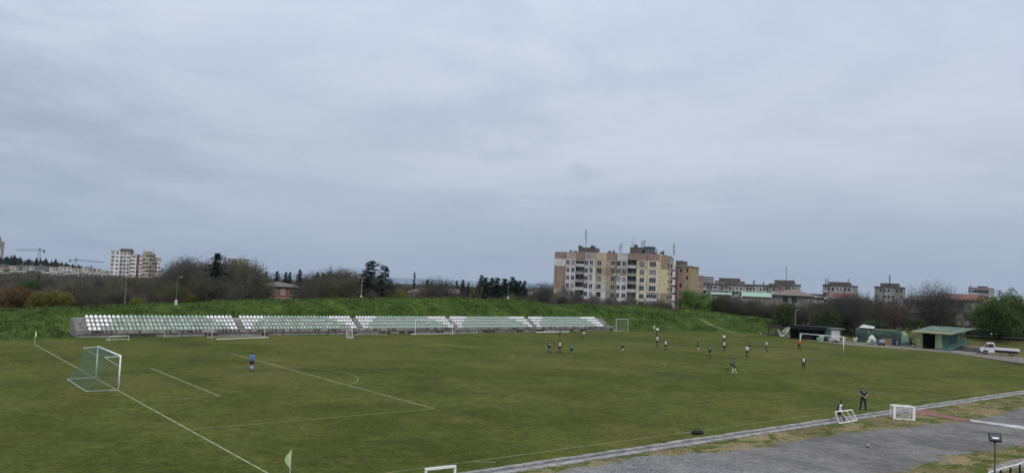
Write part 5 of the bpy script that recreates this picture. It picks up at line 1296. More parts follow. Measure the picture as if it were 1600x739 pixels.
m_ = MB(); m_.box(5.6, 6.2, -.02, .04, .45, .78); m_.build('mudguard', chassis_m, o)
# lamp post behind the truck
p = at(1549, 548); p.z = hz(p.x, p.y); o = thing('lamp_post', 'thin dark lamp post behind the white truck on the grass bank', 'lamp post', p)
m_ = MB(); m_.tube((0, 0, 0), (0, 0, 3.0), .045, n=6); m_.build('pole', chassis_m, o); m_ = MB(); m_.ball((0, 0, 3.1), .14); m_.build('lamp', frame_w, o)
# dark wall along the top of the right bank
a_, b_ = at(1510, 522.5, 2.3), at(1625, 528, 2.3); d = b_-a_
o = thing('dark_boundary_wall', 'dark low boundary wall along the top of the right grass bank', 'wall', (a_.x, a_.y, 1.5), math.atan2(d.y, d.x)); m_ = MB(); m_.box(0, d.length*2, 0, .3, 0, 1.75); m_.build('wall', mat('soot_dark_wall', (.016, .017, .02), .9, .3, 1), o)
m_ = MB(); m_.box(1.0, 5.0, -.05, -.003, .75, 1.5); m_.build('grey_board', mat('slate_board', (.055, .06, .07), .8, .15, 1), o); m_ = MB(); m_.box(0, d.length*2, -.5, -.06, .55, .66); m_.build('ledge', mat('pale_ledge', (.30, .29, .26), .9, .2, 1), o)
# ------------------------------------------------------------------ light poles on the embankment
gp_m = mat('green_lamp_pole_paint', (.055, .14, .10), .6, .2, 3); base_m = mat('white_pole_base', (.50, .50, .47), .8, .15, 3); gr_m = mat('grey_pole', (.24, .25, .26), .6, .15, 3)
def light_pole(u, vb, vt, D, label, m_, base=True, heads=1):
    D = min(D+30, ridge_dist(u)+.3) if u < 1200 else D
    p, a = frame_at(u, D); z0 = hz(p.x, p.y)-.2; zt = ztop(u, vt, D)
    o = thing('light_pole', label, 'light pole', (p.x, p.y, z0), -a, 'light poles along the bank')
    q = MB(); q.tube((0, 0, 0), (0, 0, zt-z0), .07, .05, 7); q.build('pole', m_, o)
    for i in range(heads):
        s = -1 if i else 1; q = MB(); q.tube((0, 0, zt-z0-.05), (s*.55, 0, zt-z0+.05), .03, n=5); q.box(min(s*.25, s*.75), max(s*.25, s*.75), -.14, .14, zt-z0+.0, zt-z0+.12); q.build('lamp_head', gr_m, o)
    if base: q = MB(); q.box(-.2, .2, -.2, .2, 0, .75); q.build('base', base_m, o)
light_pole(278.5, 472, 433, 128, 'green light pole with white base behind the leftmost seats', gp_m)
light_pole(566, 466.5, 433.5, 134, 'grey twin-headed light pole behind the second block of seats', gr_m, True, 2)
light_pole(795, 468, 437.5, 148, 'green light pole with white base in front of the conifer clump', gp_m)
light_pole(199, 474, 439.5, 140, 'weathered grey-brown pole in front of the left thicket', mat('weathered_wood_pole', (.16, .145, .125), .9, .2, 3), False, 0)
light_pole(1243.5, 508, 484, 182, 'slim pale pole behind the left end of the black shelter', gr_m, False)

# ------------------------------------------------------------------ near things: ball, bag, floodlight and railing
p = at(1356, 698.5); ball_m = mat('pale_blue_ball', (.27, .36, .46), .5, .1, 6); o = thing('football', 'pale blue and dark football lying on the grey gravel', 'ball', p)
m_ = MB(); m_.ball((0, 0, .115), .115, None, None, 16, 10); bo_ = m_.build('shell', [ball_m, chassis_m], o, smooth=True)
for pl in bo_.data.polygons:
    if pl.index % 7 in (0, 3) or pl.center.z < .06: pl.material_index = 1
p = at(1090, 678); o = thing('sports_bag', 'black sports bag lying on the grass beside the touchline', 'bag', p, R(-18))
bk_m = mat('black_bag_cloth', (.010, .010, .012), .8, .2, 6)
m_ = MB(); out = [(-.13, .02), (-.16, .10), (-.12, .22), (-.03, .27), (.05, .26), (.13, .19), (.16, .09), (.13, .02)]
segs = [(-.40, .55), (-.37, .85), (-.2, 1.0), (.0, .93), (.2, .98), (.36, .8), (.40, .5)]
for x, s in segs: m_.v += [(x, y*s, z*s) for y, z in out]
for k in range(len(segs)-1):
    for i in range(8): a = k*8; m_.f.append((a+i, a+(i+1) % 8, a+8+(i+1) % 8, a+8+i)); m_.mi.append(0)
m_.f += [tuple(range(8)), tuple(range(48, 56))]; m_.mi += [0, 0]; m_.build('body', bk_m, o, smooth=True)
m_ = MB(); m_.path([(-.2, .05, .24), (-.12, .1, .36), (.1, .1, .35), (.2, .05, .24)], .015, 6); m_.path([(-.3, -.12, .2), (-.05, -.25, .02), (.2, -.14, .1)], .014, 6); m_.build('strap', bk_m, o)
# floodlight on a pole beside the railing at the lower right
rA, rB = at(1546, 737, 1.0), at(1606, 720.5, 1.0); rd = (rB-rA); rL = rd.length
fp = at(1554.5, 737, 1.02); fp = Vector((fp.x, fp.y, 0)) - Vector((-rd.y, rd.x, 0)).normalized()*.0
kk = F/float((np.array((fp.x, fp.y, 1.5))-CAM) @ FW); FHt = 1.0+(737-690)/kk
o = thing('floodlight', 'black square LED floodlight on a thin rusty pole beside the white-topped railing', 'floodlight', fp)
pm_ = mat('mossy_rusty_pole', (.085, .080, .050), .85, .35, 6)
m_ = MB(); m_.tube((0, 0, 0), (0, 0, FHt), .035, n=8); m_.build('pole', pm_, o)
m_ = MB(); m_.tube((0, 0, FHt*.72), (-.42, -.1, FHt*.5), .010, n=5); m_.tube((-.42, -.1, FHt*.5), (-.43, -.1, FHt*.3), .008, n=4); m_.build('cable', chassis_m, o)
fa = az(1558)
hd = link('lamp_housing', None, o)
hd.location = (.05, .02, FHt+.16); hd.rotation_euler = (R(32), R(5), -fa+R(8))
bpy.data.objects.remove(hd)
def rotm(v_):   # tilt of the lamp: facing up towards the camera side
    v_ = Matrix.Rotation(-fa+R(10), 3, 'Z') @ (Matrix.Rotation(R(-38), 3, 'X') @ Vector(v_)); return v_+Vector((.06, .02, FHt+.20))
def tbox(x0, x1, y0, y1, z0, z1, name, m_, par):
    b_ = MB(); b_.box(x0, x1, y0, y1, z0, z1); b_.v = [tuple(rotm(v_)) for v_ in b_.v]; return b_.build(name, m_, par)
hs = tbox(-.26, .26, -.05, .06, -.21, .21, 'lamp_housing', bk_m, o)
tbox(-.22, .22, -.056, -.052, -.17, .17, 'lamp_glass', mat('grey_lamp_glass', (.05, .055, .06), .2, .1, 3, spec=.6), hs)
tbox(-.12, .14, -.066, -.058, -.10, -.02, 'led_chip', mat('pale_led_chip', (.75, .75, .72), .4, .05, 3), hs)
for zz in (-.12, -.04, .04, .12): tbox(-.22, .22, .061, .10, zz, zz+.02, 'cooling_fin', bk_m, hs)
m_ = MB(); m_.path([tuple(rotm((-.27, 0, 0))), (.0, .02, FHt-.05), tuple(rotm((.27, 0, 0)))], .02, 6); m_.build('bracket', bk_m, o)
o = thing('railing', 'dark railing with chipped white top pipe at the lower right corner', 'railing', (rA.x, rA.y, 0), math.atan2(rd.y, rd.x))
m_ = MB(); rr_ = random.Random(4); pts = [(x_*rL*1.6/14, rr_.uniform(-.02, .02), 1.0+rr_.uniform(-.015, .015)) for x_ in range(15)]; m_.path(pts, .045, 8); m_.path([(0, 0, 1.0), (-.35, -.1, .9), (-.5, -.2, .5)], .045, 8); m_.build('top_pipe', old_white, o)
for i in range(4):
    m_ = MB(); m_.tube((.15+i*1.15, 0, 0), (.15+i*1.15, 0, .96), .05, n=8); m_.build('post', bk_m, o)
asp = mat('dark_tarmac', (.062, .062, .066), .9, .3, 3, world=True)
q4 = [at(1544, 752), at(1600, 735), at(1680, 730), at(1690, 830), at(1500, 830)]
m_ = MB(); m_.add([(q.x, q.y, .012) for q in q4], [tuple(range(5))]); structure(m_.build('tarmac_apron', asp))
q4 = [at(1543, 733), at(1575, 720), at(1610, 713.5), at(1640, 716), at(1610, 727.5), at(1580, 733), at(1550, 741)]
m_ = MB(); m_.add([(q.x, q.y, .018) for q in q4], [tuple(range(7))]); structure(m_.build('concrete_path', mat('dusty_concrete', (.22, .20, .175), .95, .25, 2, world=True)))
# ------------------------------------------------------------------ vegetation
bark_m = mat('grey_brown_bark', (.082, .070, .060), .95, .3, 6, randv=.2); bark_l = mat('pale_grey_bark', (.15, .135, .12), .95, .25, 6, randv=.15); bark_d = mat('dark_bark', (.030, .025, .021), .95, .3, 6)
twig_m = mat('brown_grey_twigs', (.066, .059, .046), .95, .3, .8, randv=.28); twig_l = mat('pale_grey_twigs', (.105, .094, .086), .95, .25, .8, randv=.15); twig_r = mat('reddish_brown_twigs', (.092, .055, .043), .95, .3, .8, randv=.2)
twig_g = mat('olive_budding_twigs', (.085, .084, .038), .95, .35, .8, randv=.25)
def leafmat(n, c, var=.45): return mat(n, c, .75, var, 1.1, randv=.12, spec=.25)
leaf_dk = leafmat('dark_conifer_needles', (.014, .027, .017), .5); leaf_cy = leafmat('cypress_needles', (.011, .021, .015), .4); leaf_gr = leafmat('spring_green_leaves', (.075, .115, .022)); leaf_wi = leafmat('willow_green_leaves', (.110, .160, .030))
leaf_ye = leafmat('yellow_green_leaves', (.120, .115, .020)); leaf_or = leafmat('rusty_orange_leaves', (.120, .075, .030)); leaf_bu = leafmat('dull_green_leaves', (.050, .075, .020)); leaf_ta = leafmat('tan_poplar_leaves', (.105, .100, .045))
def rvec(r): 
    while True:
        v = Vector((r.uniform(-1, 1), r.uniform(-1, 1), r.uniform(-1, 1)))
        if .05 < v.length < 1: return v.normalized()
def branches(seed, spread=.55, first=.22, nlimb=5, levels=4, kids=(5, 6, 6, 4), upward=.35, stems=1, trunk_r=.022, lens=(.46, .27, .15, .085), tw=.0034):
    """trunk+limbs mesh builder, twig builder and the list of twig tips; the tree is one unit tall"""
    r = random.Random(seed); tb = MB(); wb = MB(); tips = []
    def grow(p, d, L, rad, lv):
        q = p; seg = 3 if lv < 2 else 2; pts = [p]; dd = d
        for i in range(seg):
            dd = (dd+rvec(r)*(.16 if lv else .05)+Vector((0, 0, upward*.18))).normalized(); q = q+dd*(L/seg); pts.append(q)
        for i in range(seg):
            ra, rb_ = rad*(1-.55*i/seg), rad*(1-.55*(i+1)/seg)
            if lv <= 2: tb.tube(pts[i], pts[i+1], ra, rb_, 6 if lv == 0 else (5 if lv == 1 else 3), False)
            else:
                s = dd.cross(rvec(r)).normalized()*tw*(1.0 if lv == 3 else .8)*(1 if i == 0 else .6)
                wb.add([pts[i]-s, pts[i]+s, pts[i+1]], [(0, 1, 2)])
        if lv >= levels: tips.append((q, dd)); return
        n = kids[lv]
        for j in range(n):
            f = r.uniform(first if lv == 0 else .25, 1.0) if j else 1.0
            k = min(seg-1, int(f*seg)); fr_ = f*seg-k; st = pts[k].lerp(pts[k+1], min(1, fr_))
            out = dd.cross(rvec(r)).normalized()
            nd = (dd*(1-spread)+out*spread*r.uniform(.7, 1.35)+Vector((0, 0, upward*.35))).normalized()
            grow(st, nd, lens[lv]*r.uniform(.7, 1.15)*(1-.25*f if lv == 0 else 1), rad*.5*(1-.2*f), lv+1)
    for s in range(stems):
        a = r.uniform(0, 6.28); d0 = Vector((math.cos(a)*.25, math.sin(a)*.25, 1)).normalized() if stems > 1 else Vector((0, 0, 1))
        grow(Vector((math.cos(a)*.02*(stems > 1), math.sin(a)*.02*(stems > 1), -.03)), d0, lens[0]*r.uniform(.85, 1.1), trunk_r/(stems**.4), 0)
    top = max(v[2] for v in wb.v+tb.v); k = 1/top
    for m_ in (tb, wb): m_.v = [(x*k, y*k, z*k) for x, y, z in m_.v]
    return tb, wb, [(p*k, d) for p, d in tips]
def leaf_crown(tips, seed, per=9, spread=.05, size=.018, drop=0.):
    r = random.Random(seed); b = MB()
    for p, d in tips:
        if r.random() < .12: continue
        for i in range(per):
            c = p+rvec(r)*spread*r.random()**.6-Vector((0, 0, drop*r.random())); a = rvec(r)*size*r.uniform(.6, 1.3); e = a.cross(rvec(r)).normalized()*size*r.uniform(.4, .8)
            b.add([c-a, c+e, c+a, c-e], [(0, 1, 2, 3)])
    return b
PROT = {}
def proto(key, tb, wb, bm_, cm):
    PROT[key] = (tb.mesh('trunk', bm_, fix=False), wb.mesh('crown', cm, fix=False))
for i in range(6):
    tb, wb, tp = branches(100+i, spread=.5+.05*(i % 3), kids=(7, 7, 7, 6), lens=(.44, .31-.02*(i % 2), .17, .10), upward=.34+.1*(i % 2), stems=1 if i < 4 else 3, tw=.0046)
    proto(f'bare{i}', tb, wb, bark_m, twig_m)
    for k, cm, bm_ in (('pale', twig_l, bark_l), ('red', twig_r, bark_m), ('olive', twig_g, bark_m)):
        a, b_ = PROT[f'bare{i}'][0].copy(), PROT[f'bare{i}'][1].copy(); a.materials[0] = bm_; b_.materials[0] = cm; PROT[f'{k}{i}'] = (a, b_)
for i in range(3):   # brushy thicket shrubs
    tb, wb, tp = branches(140+i, spread=.55, kids=(7, 6, 5, 4), lens=(.5, .36, .2, .11), stems=5, trunk_r=.016, first=.1, tw=.0050, upward=.25)
    proto(f'shrub{i}', tb, wb, bark_m, twig_m)
    a, b_ = PROT[f'shrub{i}'][0].copy(), PROT[f'shrub{i}'][1].copy(); b_.materials[0] = twig_r; PROT[f'rshrub{i}'] = (a, b_)
    a, b_ = PROT[f'shrub{i}'][0].copy(), PROT[f'shrub{i}'][1].copy(); b_.materials[0] = twig_g; PROT[f'oshrub{i}'] = (a, b_)
def conifer(seed, width=.2, lean=0., n=26, droop=.3, fluff=.030, base=.08, flag=0., gap=0.):
    r = random.Random(seed); tb = MB(); wb = MB()
    def ax_(z): return Vector((lean*z*z, 0, z))
    for i in range(6): tb.tube(ax_(i/6), ax_((i+1)/6), .016*(1-i/6.5), .016*(1-(i+1)/6.5), 6, False)
    for k in range(n):
        z = base+(1-base)*k/n; wz = width*(1-z)**.8+.012
        if gap and r.random() < gap: continue
        for j in range(5 if z < .8 else 4):
            a = r.uniform(0, 6.28); L = wz*r.uniform(.55, 1.25); L *= 1+flag*math.cos(a)
            d = Vector((math.cos(a), math.sin(a), r.uniform(-droop, .15))).normalized(); p0 = ax_(z)
            wb.add([p0-Vector((0, 0, .004)), p0+Vector((0, 0, .004)), p0+d*L], [(0, 1, 2)])
            m = int(5+L*60)
            for q in range(m):
                t_ = r.uniform(.2, 1.0); c = p0+d*L*t_+Vector((0, 0, -.02*t_*t_))+rvec(r)*.014
                e1 = (d*.8+rvec(r)*.6).normalized()*fluff*r.uniform(.5, 1.1); e2 = e1.cross(rvec(r)).normalized()*fluff*.38
                wb.add([c-e1*.5-e2, c-e1*.5+e2, c+e1], [(0, 1, 2)])
    return tb, wb
for i in range(3):
    tb, wb = conifer(300+i, .17+.03*i, .02*i, 28); proto(f'conifer{i}', tb, wb, bark_d, leaf_dk)
tb, wb = conifer(310, .055, 0, 40, -.4, .022, .03); proto('cypress', tb, wb, bark_d, leaf_cy)
# cedars with wind-flagged layered plates
def cedar(seed, lean, side):
    r = random.Random(seed); tb = MB(); wb = MB()
    def ax_(z): return Vector((lean*z**1.6, 0, z))
    for i in range(8): tb.tube(ax_(i/8), ax_((i+1)/8), .028*(1-i/9), .028*(1-(i+1)/9), 7, False)
    for k in range(17):
        z = .22+.78*k/17; Lz = (.36*(1-z)**.55+.05)
        for j in range(5):
            a = r.choice((0, math.pi, 0 if side > 0 else math.pi))+r.gauss(0, .75); L = Lz*r.uniform(.5, 1.1)*(1+.5*side*math.cos(a)*(1 if z > .6 else .3))
            up = r.uniform(-.02, .22)+(.28 if z > .82 and side*math.cos(a) > 0 else 0); d = Vector((math.cos(a), math.sin(a), up)).normalized(); p0 = ax_(z)
            tb.tube(p0, p0+d*L*.8, .006, .002, 3, False)
            for q in range(int(14+L*150)):
                t_ = r.uniform(.15, 1.05); wdt = L*.28*math.sin(min(1, t_)*2.6); c = p0+d*L*t_+Vector((r.uniform(-wdt, wdt)*.7, r.uniform(-wdt, wdt), r.uniform(-.022, .012)-.03*t_*t_))
                e1 = Vector((r.uniform(-1, 1), r.uniform(-1, 1), r.uniform(-.35, .1))).normalized()*.034*r.uniform(.6, 1.2); e2 = e1.cross(Vector((0, 0, 1))+rvec(r)*.5).normalized()*.013
                wb.add([c-e1*.4-e2, c-e1*.4+e2, c+e1], [(0, 1, 2)])
    if side > .9:
        def plate(p0, d, L, wd, m):
            d = Vector(d).normalized(); p0 = Vector(p0); tb.tube(p0, p0+d*L*.9, .009, .002, 4, False)
            for q in range(m):
                t_ = r.uniform(.0, 1.05); ww = wd*(1.05-t_*.8); c = p0+d*L*t_+Vector((r.uniform(-1, 1)*ww*.4, r.uniform(-1, 1)*ww, r.uniform(-.03, .012)))
                e1 = Vector((r.uniform(-.4, 1), r.uniform(-1, 1)*.7, r.uniform(-.4, .15))).normalized()*.034*r.uniform(.6, 1.2); e2 = e1.cross(Vector((0, 0, 1))+rvec(r)*.5).normalized()*.013
                wb.add([c-e1*.4-e2, c-e1*.4+e2, c+e1], [(0, 1, 2)])
        plate(ax_(.82), (1, 0, .42), .30, .05, 170); plate(ax_(.66), (1, .2, .0), .24, .06, 130); plate(ax_(.74), (1, -.3, .14), .22, .05, 110); plate(ax_(.45), (-1, .2, -.05), .30, .09, 170); plate(ax_(.36), (1, 0, -.12), .30, .09, 160); plate(ax_(.52), (-1, -.3, .02), .24, .08, 140)
    return tb, wb
tb, wb = cedar(401, .10, 1); proto('cedarA', tb, wb, bark_d, leaf_dk)
tb, wb = cedar(402, -.04, -.6); proto('cedarB', tb, wb, bark_d, leaf_dk)
tb, wb = cedar(403, .05, .4); proto('cedarC', tb, wb, bark_d, leaf_dk)
def leafy(key, seed, cm, per, scatter, size, bk=bark_d, drop=0., **k):
    tb, wb, tp = branches(seed, **k); lb = leaf_crown(tp, seed+1, per, scatter, size, drop)
    o = len(lb.v); proto(key, tb, lb, bk, cm)
leafy('green_tree', 501, leaf_gr, 18, .058, .0125, kids=(7, 6, 6, 3), lens=(.34, .36, .2, .10), stems=4, first=.1, spread=.56, upward=.22, trunk_r=.03)
leafy('willow', 511, leaf_wi, 22, .08, .020, kids=(7, 5, 5, 2), lens=(.45, .34, .2, .1), stems=3, first=.08, spread=.6, upward=.1, drop=.08)
leafy('yellow_bush', 521, leaf_ye, 9, .08, .022, kids=(6, 5, 4, 2), lens=(.5, .4, .25, .1), stems=6, first=.05, spread=.6, upward=.15)
leafy('orange_bush', 531, leaf_or, 6, .08, .022, kids=(6, 5, 4, 2), lens=(.5, .4, .25, .1), stems=6, first=.05, spread=.6, upward=.15)
leafy('green_bush', 541, leaf_bu, 9, .08, .022, kids=(6, 5, 4, 2), lens=(.5, .4, .25, .1), stems=6, first=.05, spread=.6, upward=.15)
leafy('poplar', 551, leaf_ta, 7, .03, .014, kids=(9, 5, 4, 2), lens=(.9, .12, .07, .04), stems=1, first=.08, spread=.35, upward=.6)
# the broad spreading leafless tree behind the sheds
tb, wb, tp = branches(611, spread=.50, kids=(6, 7, 7, 6), lens=(.26, .44, .24, .125), upward=.40, stems=5, first=.2, trunk_r=.030, tw=.0021); proto('spreading', tb, wb, bark_m, mat('fine_grey_twigs', (.074, .066, .059), .95, .25, .8))
def plant(key, name, label, u, vt, D, group=None, wide=1., cat='tree', rz=None, sink=.15, hmin=1.0):
    if u < 1215: D = max(D, ridge_dist(u)+8+(D*7.3) % 7)
    p, a = frame_at(u, D); z0 = hz(p.x, p.y)-sink; H_ = max(hmin, ztop(u, vt, D)-z0)
    o = thing(name, label, cat, (p.x, p.y, z0), rnd.uniform(0, 6.28) if rz is None else rz, group); o.scale = (H_*wide, H_*wide, H_)
    a_, b_ = PROT[key]; link('trunk' if cat == 'tree' else 'stems', a_, o); link('crown' if cat == 'tree' else 'foliage', b_, o)
    return o
def prof(u):
    P = [(-40, 433), (0, 434), (60, 432), (110, 435), (160, 432), (180, 434), (250, 426), (275, 402), (340, 394), (380, 395), (410, 406), (440, 421), (470, 423), (520, 411), (560, 415), (610, 442), (650, 448), (700, 445), (760, 449), (830, 445), (862, 448), (900, 460), (1000, 466), (1050, 466), (1100, 464), (1160, 463), (1200, 470), (1250, 470), (1300, 463), (1340, 456), (1395, 470), (1430, 482), (1500, 488)]
    for (a, va), (b, vb) in zip(P[:-1], P[1:]):
        if a <= u <= b: return va+(vb-va)*(u-a)/(b-a)
    return 470
tr = random.Random(77)
zones = [(-40, 255, 'left', 'bare grey-brown tree in the dense thicket left of the leftmost light pole', 'bare trees of the far left thicket'),
         (255, 392, 'mid', 'bare grey-brown tree in the thicket behind the leftmost block of seats', 'bare trees behind the leftmost seats'),
         (478, 640, 'ced', 'bare grey-brown tree in the thicket around the leaning cedars', 'bare trees around the cedars'),
         (640, 866, 'con', 'low bare tree in the brown scrub around the conifer clump', 'bare trees around the conifer clump')]
for (ua, ub, zn, lab, grp) in zones:
    u = ua; step = 9.5 if zn in ('left', 'mid') else 11
    while u < ub:
        for (D, off, pr0) in ((tr.uniform(205, 240), 0, 1.0), (tr.uniform(165, 195), 7, .95), (tr.uniform(140, 158), 17, .9)):
            if tr.random() > pr0: continue
            uu = u+tr.uniform(-5, 5); vt = prof(uu)+off*(1.6 if zn == 'mid' else 1)+tr.gauss(0, 4.5)
            if 596 < uu < 660 and D > 170: vt += 4
            if uu > 640 and off < 10: vt += 3
            kind = tr.choices(['bare', 'shrub', 'olive', 'oshrub', 'pale'], [.46, .18, .12, .08, .16])[0]; n = 3 if 'shrub' in kind else 6
            plant(f'{kind}{tr.randrange(n)}', 'bare_tree', lab, uu, vt, D, grp, tr.uniform(.95, 1.35))
        u += step*tr.uniform(.8, 1.2)*1.55
for (ua, ub, D0_, D1_, off, lab, grp, kinds, st) in ((866, 1052, 175, 235, 0, 'bare tree in the row standing before the tall apartment block', 'bare trees before the apartment block', ['bare', 'bare', 'pale', 'shrub'], 8.5),
        (1100, 1200, 178, 200, 0, 'bare brown shrub tree in the hedge below the grey flats', 'bare shrubs below the grey flats', ['shrub', 'shrub', 'bare', 'oshrub'], 6.5),
        (1190, 1300, 188, 205, 0, 'bare brown tree in the thicket behind the black shelter', 'bare trees behind the black shelter', ['shrub', 'bare', 'oshrub', 'bare'], 6.5),
        (1296, 1372, 188, 215, 0, 'bare dark tree in the tall thicket behind the green tunnel', 'bare trees behind the green tunnel', ['bare', 'shrub', 'bare', 'shrub'], 6.0),
        (1366, 1430, 205, 226, 0, 'reddish-brown leafless tree below the square grey flats', 'reddish bare trees', ['red', 'rshrub', 'rshrub', 'red'], 6.5),
        (1430, 1530, 216, 232, 8, 'bare shrub before the red-roofed house', 'bare shrubs before the red-roofed house', ['shrub', 'oshrub', 'bare'], 11)):
    u = ua
    while u < ub:
        for k in range(2):
            uu = u+tr.uniform(-4, 4); D = D0_+(D1_-D0_)*(tr.random()*.5+(.5 if k == 0 else 0)); kind = tr.choice(kinds); n = 3 if 'shrub' in kind else 6
            vt = prof(uu)+off+tr.gauss(0, 3.5)+(0 if k == 0 else 9)
            if 'apartment' in lab and k == 0 and tr.random() < .35: vt -= 10
            plant(f'{kind}{tr.randrange(n)}', 'bare_tree', lab, uu, vt, D, grp, tr.uniform(.7, 1.1) if off == 0 else 1.0)
        u += st*tr.uniform(.8, 1.2)*1.25
# individual trees
for (key, u, vt, D, wide, lab) in (('spreading', 290, 392.5, 150, .62, 'tall pale grey leafless tree just right of the leftmost light pole'), ('pale1', 283, 402, 158, .7, 'slimmer pale leafless tree beside the tallest pale tree'),
        ('bare2', 352, 398, 152, .8, 'tall bare tree tangled with the dark evergreen above the first seats'), ('spreading', 388, 400, 165, .75, 'wide bare tree in front of the orange-brown block'), ('bare1', 396, 411, 160, .6, 'bare tree with twisting limbs left of the brick villa'),
        ('spreading', 531, 418, 175, .8, 'pale thin leafless tree left of the leaning cedars'), ('pale3', 551, 419, 170, .7, 'leaning pale leafless tree touching the larger cedar'), ('spreading', 685, 426.5, 186, 1.25, 'rounded pale leafless tree left of the conifer clump'),
        ('bare4', 411, 432, 165, .55, 'thin bare tree before the left corner of the brick villa'), ('pale2', 424, 436, 168, .5, 'thin pale bare tree before the left half of the brick villa'), ('spreading', 848, 436, 190, .75, 'bare tree just left of the tall apartment block'), ('pale0', 872, 449, 180, .6, 'pale bare tree against the left edge of the apartment block'), ('pale5', 902, 452, 180, .7, 'pale bare tree before the balcony column of the apartment block'), ('pale1', 985, 452, 185, .8, 'pale bare tree before the middle of the apartment block'),
        ('spreading', 1320, 444, 190, .7, 'tall dark bare tree right of the blocky grey flats'), ('spreading', 1340, 446, 187, .6, 'tall multi-stemmed bare tree left of the reddish trees'), ('bare1', 1350, 452, 195, .8, 'bare tree leaning towards the square grey flats')):
    plant(key, 'bare_tree', lab, u, vt, D, None, wide)
plant('spreading', 'bare_tree', 'broad spreading leafless tree towering behind the green-roofed shed', 1459, 431, 181, None, .95, rz=1.0)
plant('cedarC', 'evergreen_tree', 'dark evergreen tree rising among bare trees above the leftmost block', 331, 394, 146, None, .8, rz=-YAW)
plant('cedarA', 'cedar', 'larger dark cedar with its wind-swept top pointing right', 569, 406.5, 160, None, .85, rz=-YAW)
plant('cedarB', 'cedar', 'smaller dark cedar right of the wind-swept one', 604, 414, 163, None, .9, rz=-YAW)
for (u, vt, D, w_, lab) in ((404, 424, 240, 1, 'dark conifer left of the brick villa roof'), (417, 423, 245, 1, 'dark conifer behind the left of the brick villa'), (436, 423, 240, 1.1, 'dark conifer straight behind the brick villa'), (447, 424, 238, 1, 'dark conifer behind the villa chimney side'), (453, 424, 244, .9, 'slender dark conifer behind the right end of the villa'), (466, 420, 210, 1.0, 'ragged dark conifer just right of the brick villa'), (496, 424, 220, 1.0, 'left of the twin dark conifers by the small brick house'), (502, 425, 224, .9, 'right of the twin dark conifers by the small brick house'),
        (668, 435, 230, .9, 'small dark conifer beside the pale rounded tree'), (676, 438, 232, .9, 'small dark conifer in front of the pale rounded tree'), (697, 440, 230, .8, 'short dark conifer right of the pale rounded tree'), (713, 438, 215, 1.0, 'dark conifer at the left end of the conifer clump'), (724, 436.5, 212, 1.0, 'pointed dark conifer second in the conifer clump'), (733, 440, 215, .8, 'slim dark conifer third in the conifer clump'),
        (753, 429, 200, .9, 'tallest pointed conifer of the dark clump'), (764, 433, 196, 1.3, 'thick conifer just right of the tallest in the clump'), (771, 433, 200, 1.2, 'thick conifer in the middle of the dark clump'), (777, 432.5, 198, 1.2, 'conifer left of the green light pole in the dark clump'), (789, 434, 196, 1.3, 'broad conifer behind the green light pole'), (796, 431.5, 200, 1.1, 'pointed conifer right above the green light pole'), (803, 437, 198, 1.2, 'conifer right of the green light pole'), (812, 437, 204, .9, 'pointed conifer near the right end of the clump'), (818, 438, 206, .9, 'last conifer at the right end of the clump'), (62, 428, 300, 1.2, 'dark conifer in front of the hillside town'), (300, 430, 230, 1.2, 'dark broad conifer behind the tall pale leafless tree')):
    plant(f'conifer{tr.randrange(3)}', 'conifer', lab, u, vt, D, None, w_*(1.8 if u > 740 and u < 830 else 1.4))
plant('cypress', 'cypress', 'slim dark cypress standing alone on the skyline', 647.5, 424.5, 240, None, 1.0)
for i, (u, vt) in enumerate(((735.5, 444), (748, 445), (751, 443))): plant('poplar', 'poplar', ['pale tan columnar poplar on the left before the conifer clump', 'pale tan columnar poplar in the middle before the conifer clump', 'pale tan columnar poplar under the tallest conifer'][i], u, vt, 172, None, .55)
for (key, u, vt, D, w_, lab, nm) in (('yellow_bush', 62, 456, 132, .9, 'yellow-green bush at the top of the bank on the far left', 'bush'), ('yellow_bush', 84, 453, 134, 1.1, 'largest yellow-green bush left of the thicket', 'bush'), ('yellow_bush', 104, 456, 136, .9, 'yellow-green bush nearest the seats on the left bank', 'bush'),
        ('orange_bush', 33, 442, 140, .9, 'rusty orange-brown bush left of the yellow-green bushes', 'bush'), ('orange_bush', 14, 447, 142, .8, 'rusty brown bush at the left edge of the picture', 'bush'), ('green_bush', 45, 432, 190, .9, 'light green small tree below the white hillside buildings', 'tree'),
        ('yellow_bush', 218, 465, 130, 1.2, 'low yellow-green bush left of the leftmost green light pole', 'bush'), ('yellow_bush', 301, 457, 130, .9, 'rounded yellow-green bush right of the leftmost green light pole', 'bush'), ('green_bush', 313, 460, 132, .9, 'dull green bush at the foot of the dark evergreen', 'bush'), ('yellow_bush', 625, 452, 160, .8, 'olive green bush right of the smaller cedar', 'bush'),
        ('green_bush', 819, 464, 152, 1.4, 'dark green mound of shrub right of the conifer clump', 'bush'), ('willow', 1076, 451, 186, .85, 'large willow-green tree at the right foot of the apartment block', 'tree'), ('willow', 1100, 456, 190, .75, 'second willow-green tree overlapping the large one', 'tree'), ('green_bush', 1124, 461, 187, .8, 'dark green bush between the willow-green trees and the bare hedge', 'bush'),
        ('green_bush', 1229, 468, 188, .7, 'green leafed tree before the weathered hip-roofed house', 'tree'), ('green_bush', 1298, 478, 186, .7, 'dull green small tree behind the black shelter', 'tree'), ('green_bush', 1430, 489, 196, .7, 'dark green bush left of the spreading leafless tree', 'bush'), ('green_bush', 1366, 496, 184, 1.2, 'low green scrub above the green tunnel', 'bush'), ('green_bush', 1484, 492, 196, .7, 'dull green bush right of the spreading leafless tree', 'bush')):
    plant(key, 'small_tree' if nm == 'tree' else 'bush', lab, u, vt, D, None, w_, cat=nm if nm == 'bush' else 'tree')
plant('green_tree', 'leafy_tree', 'big bright spring-green tree behind the white truck', 1560, 449.5, 182, None, .86, rz=.5)
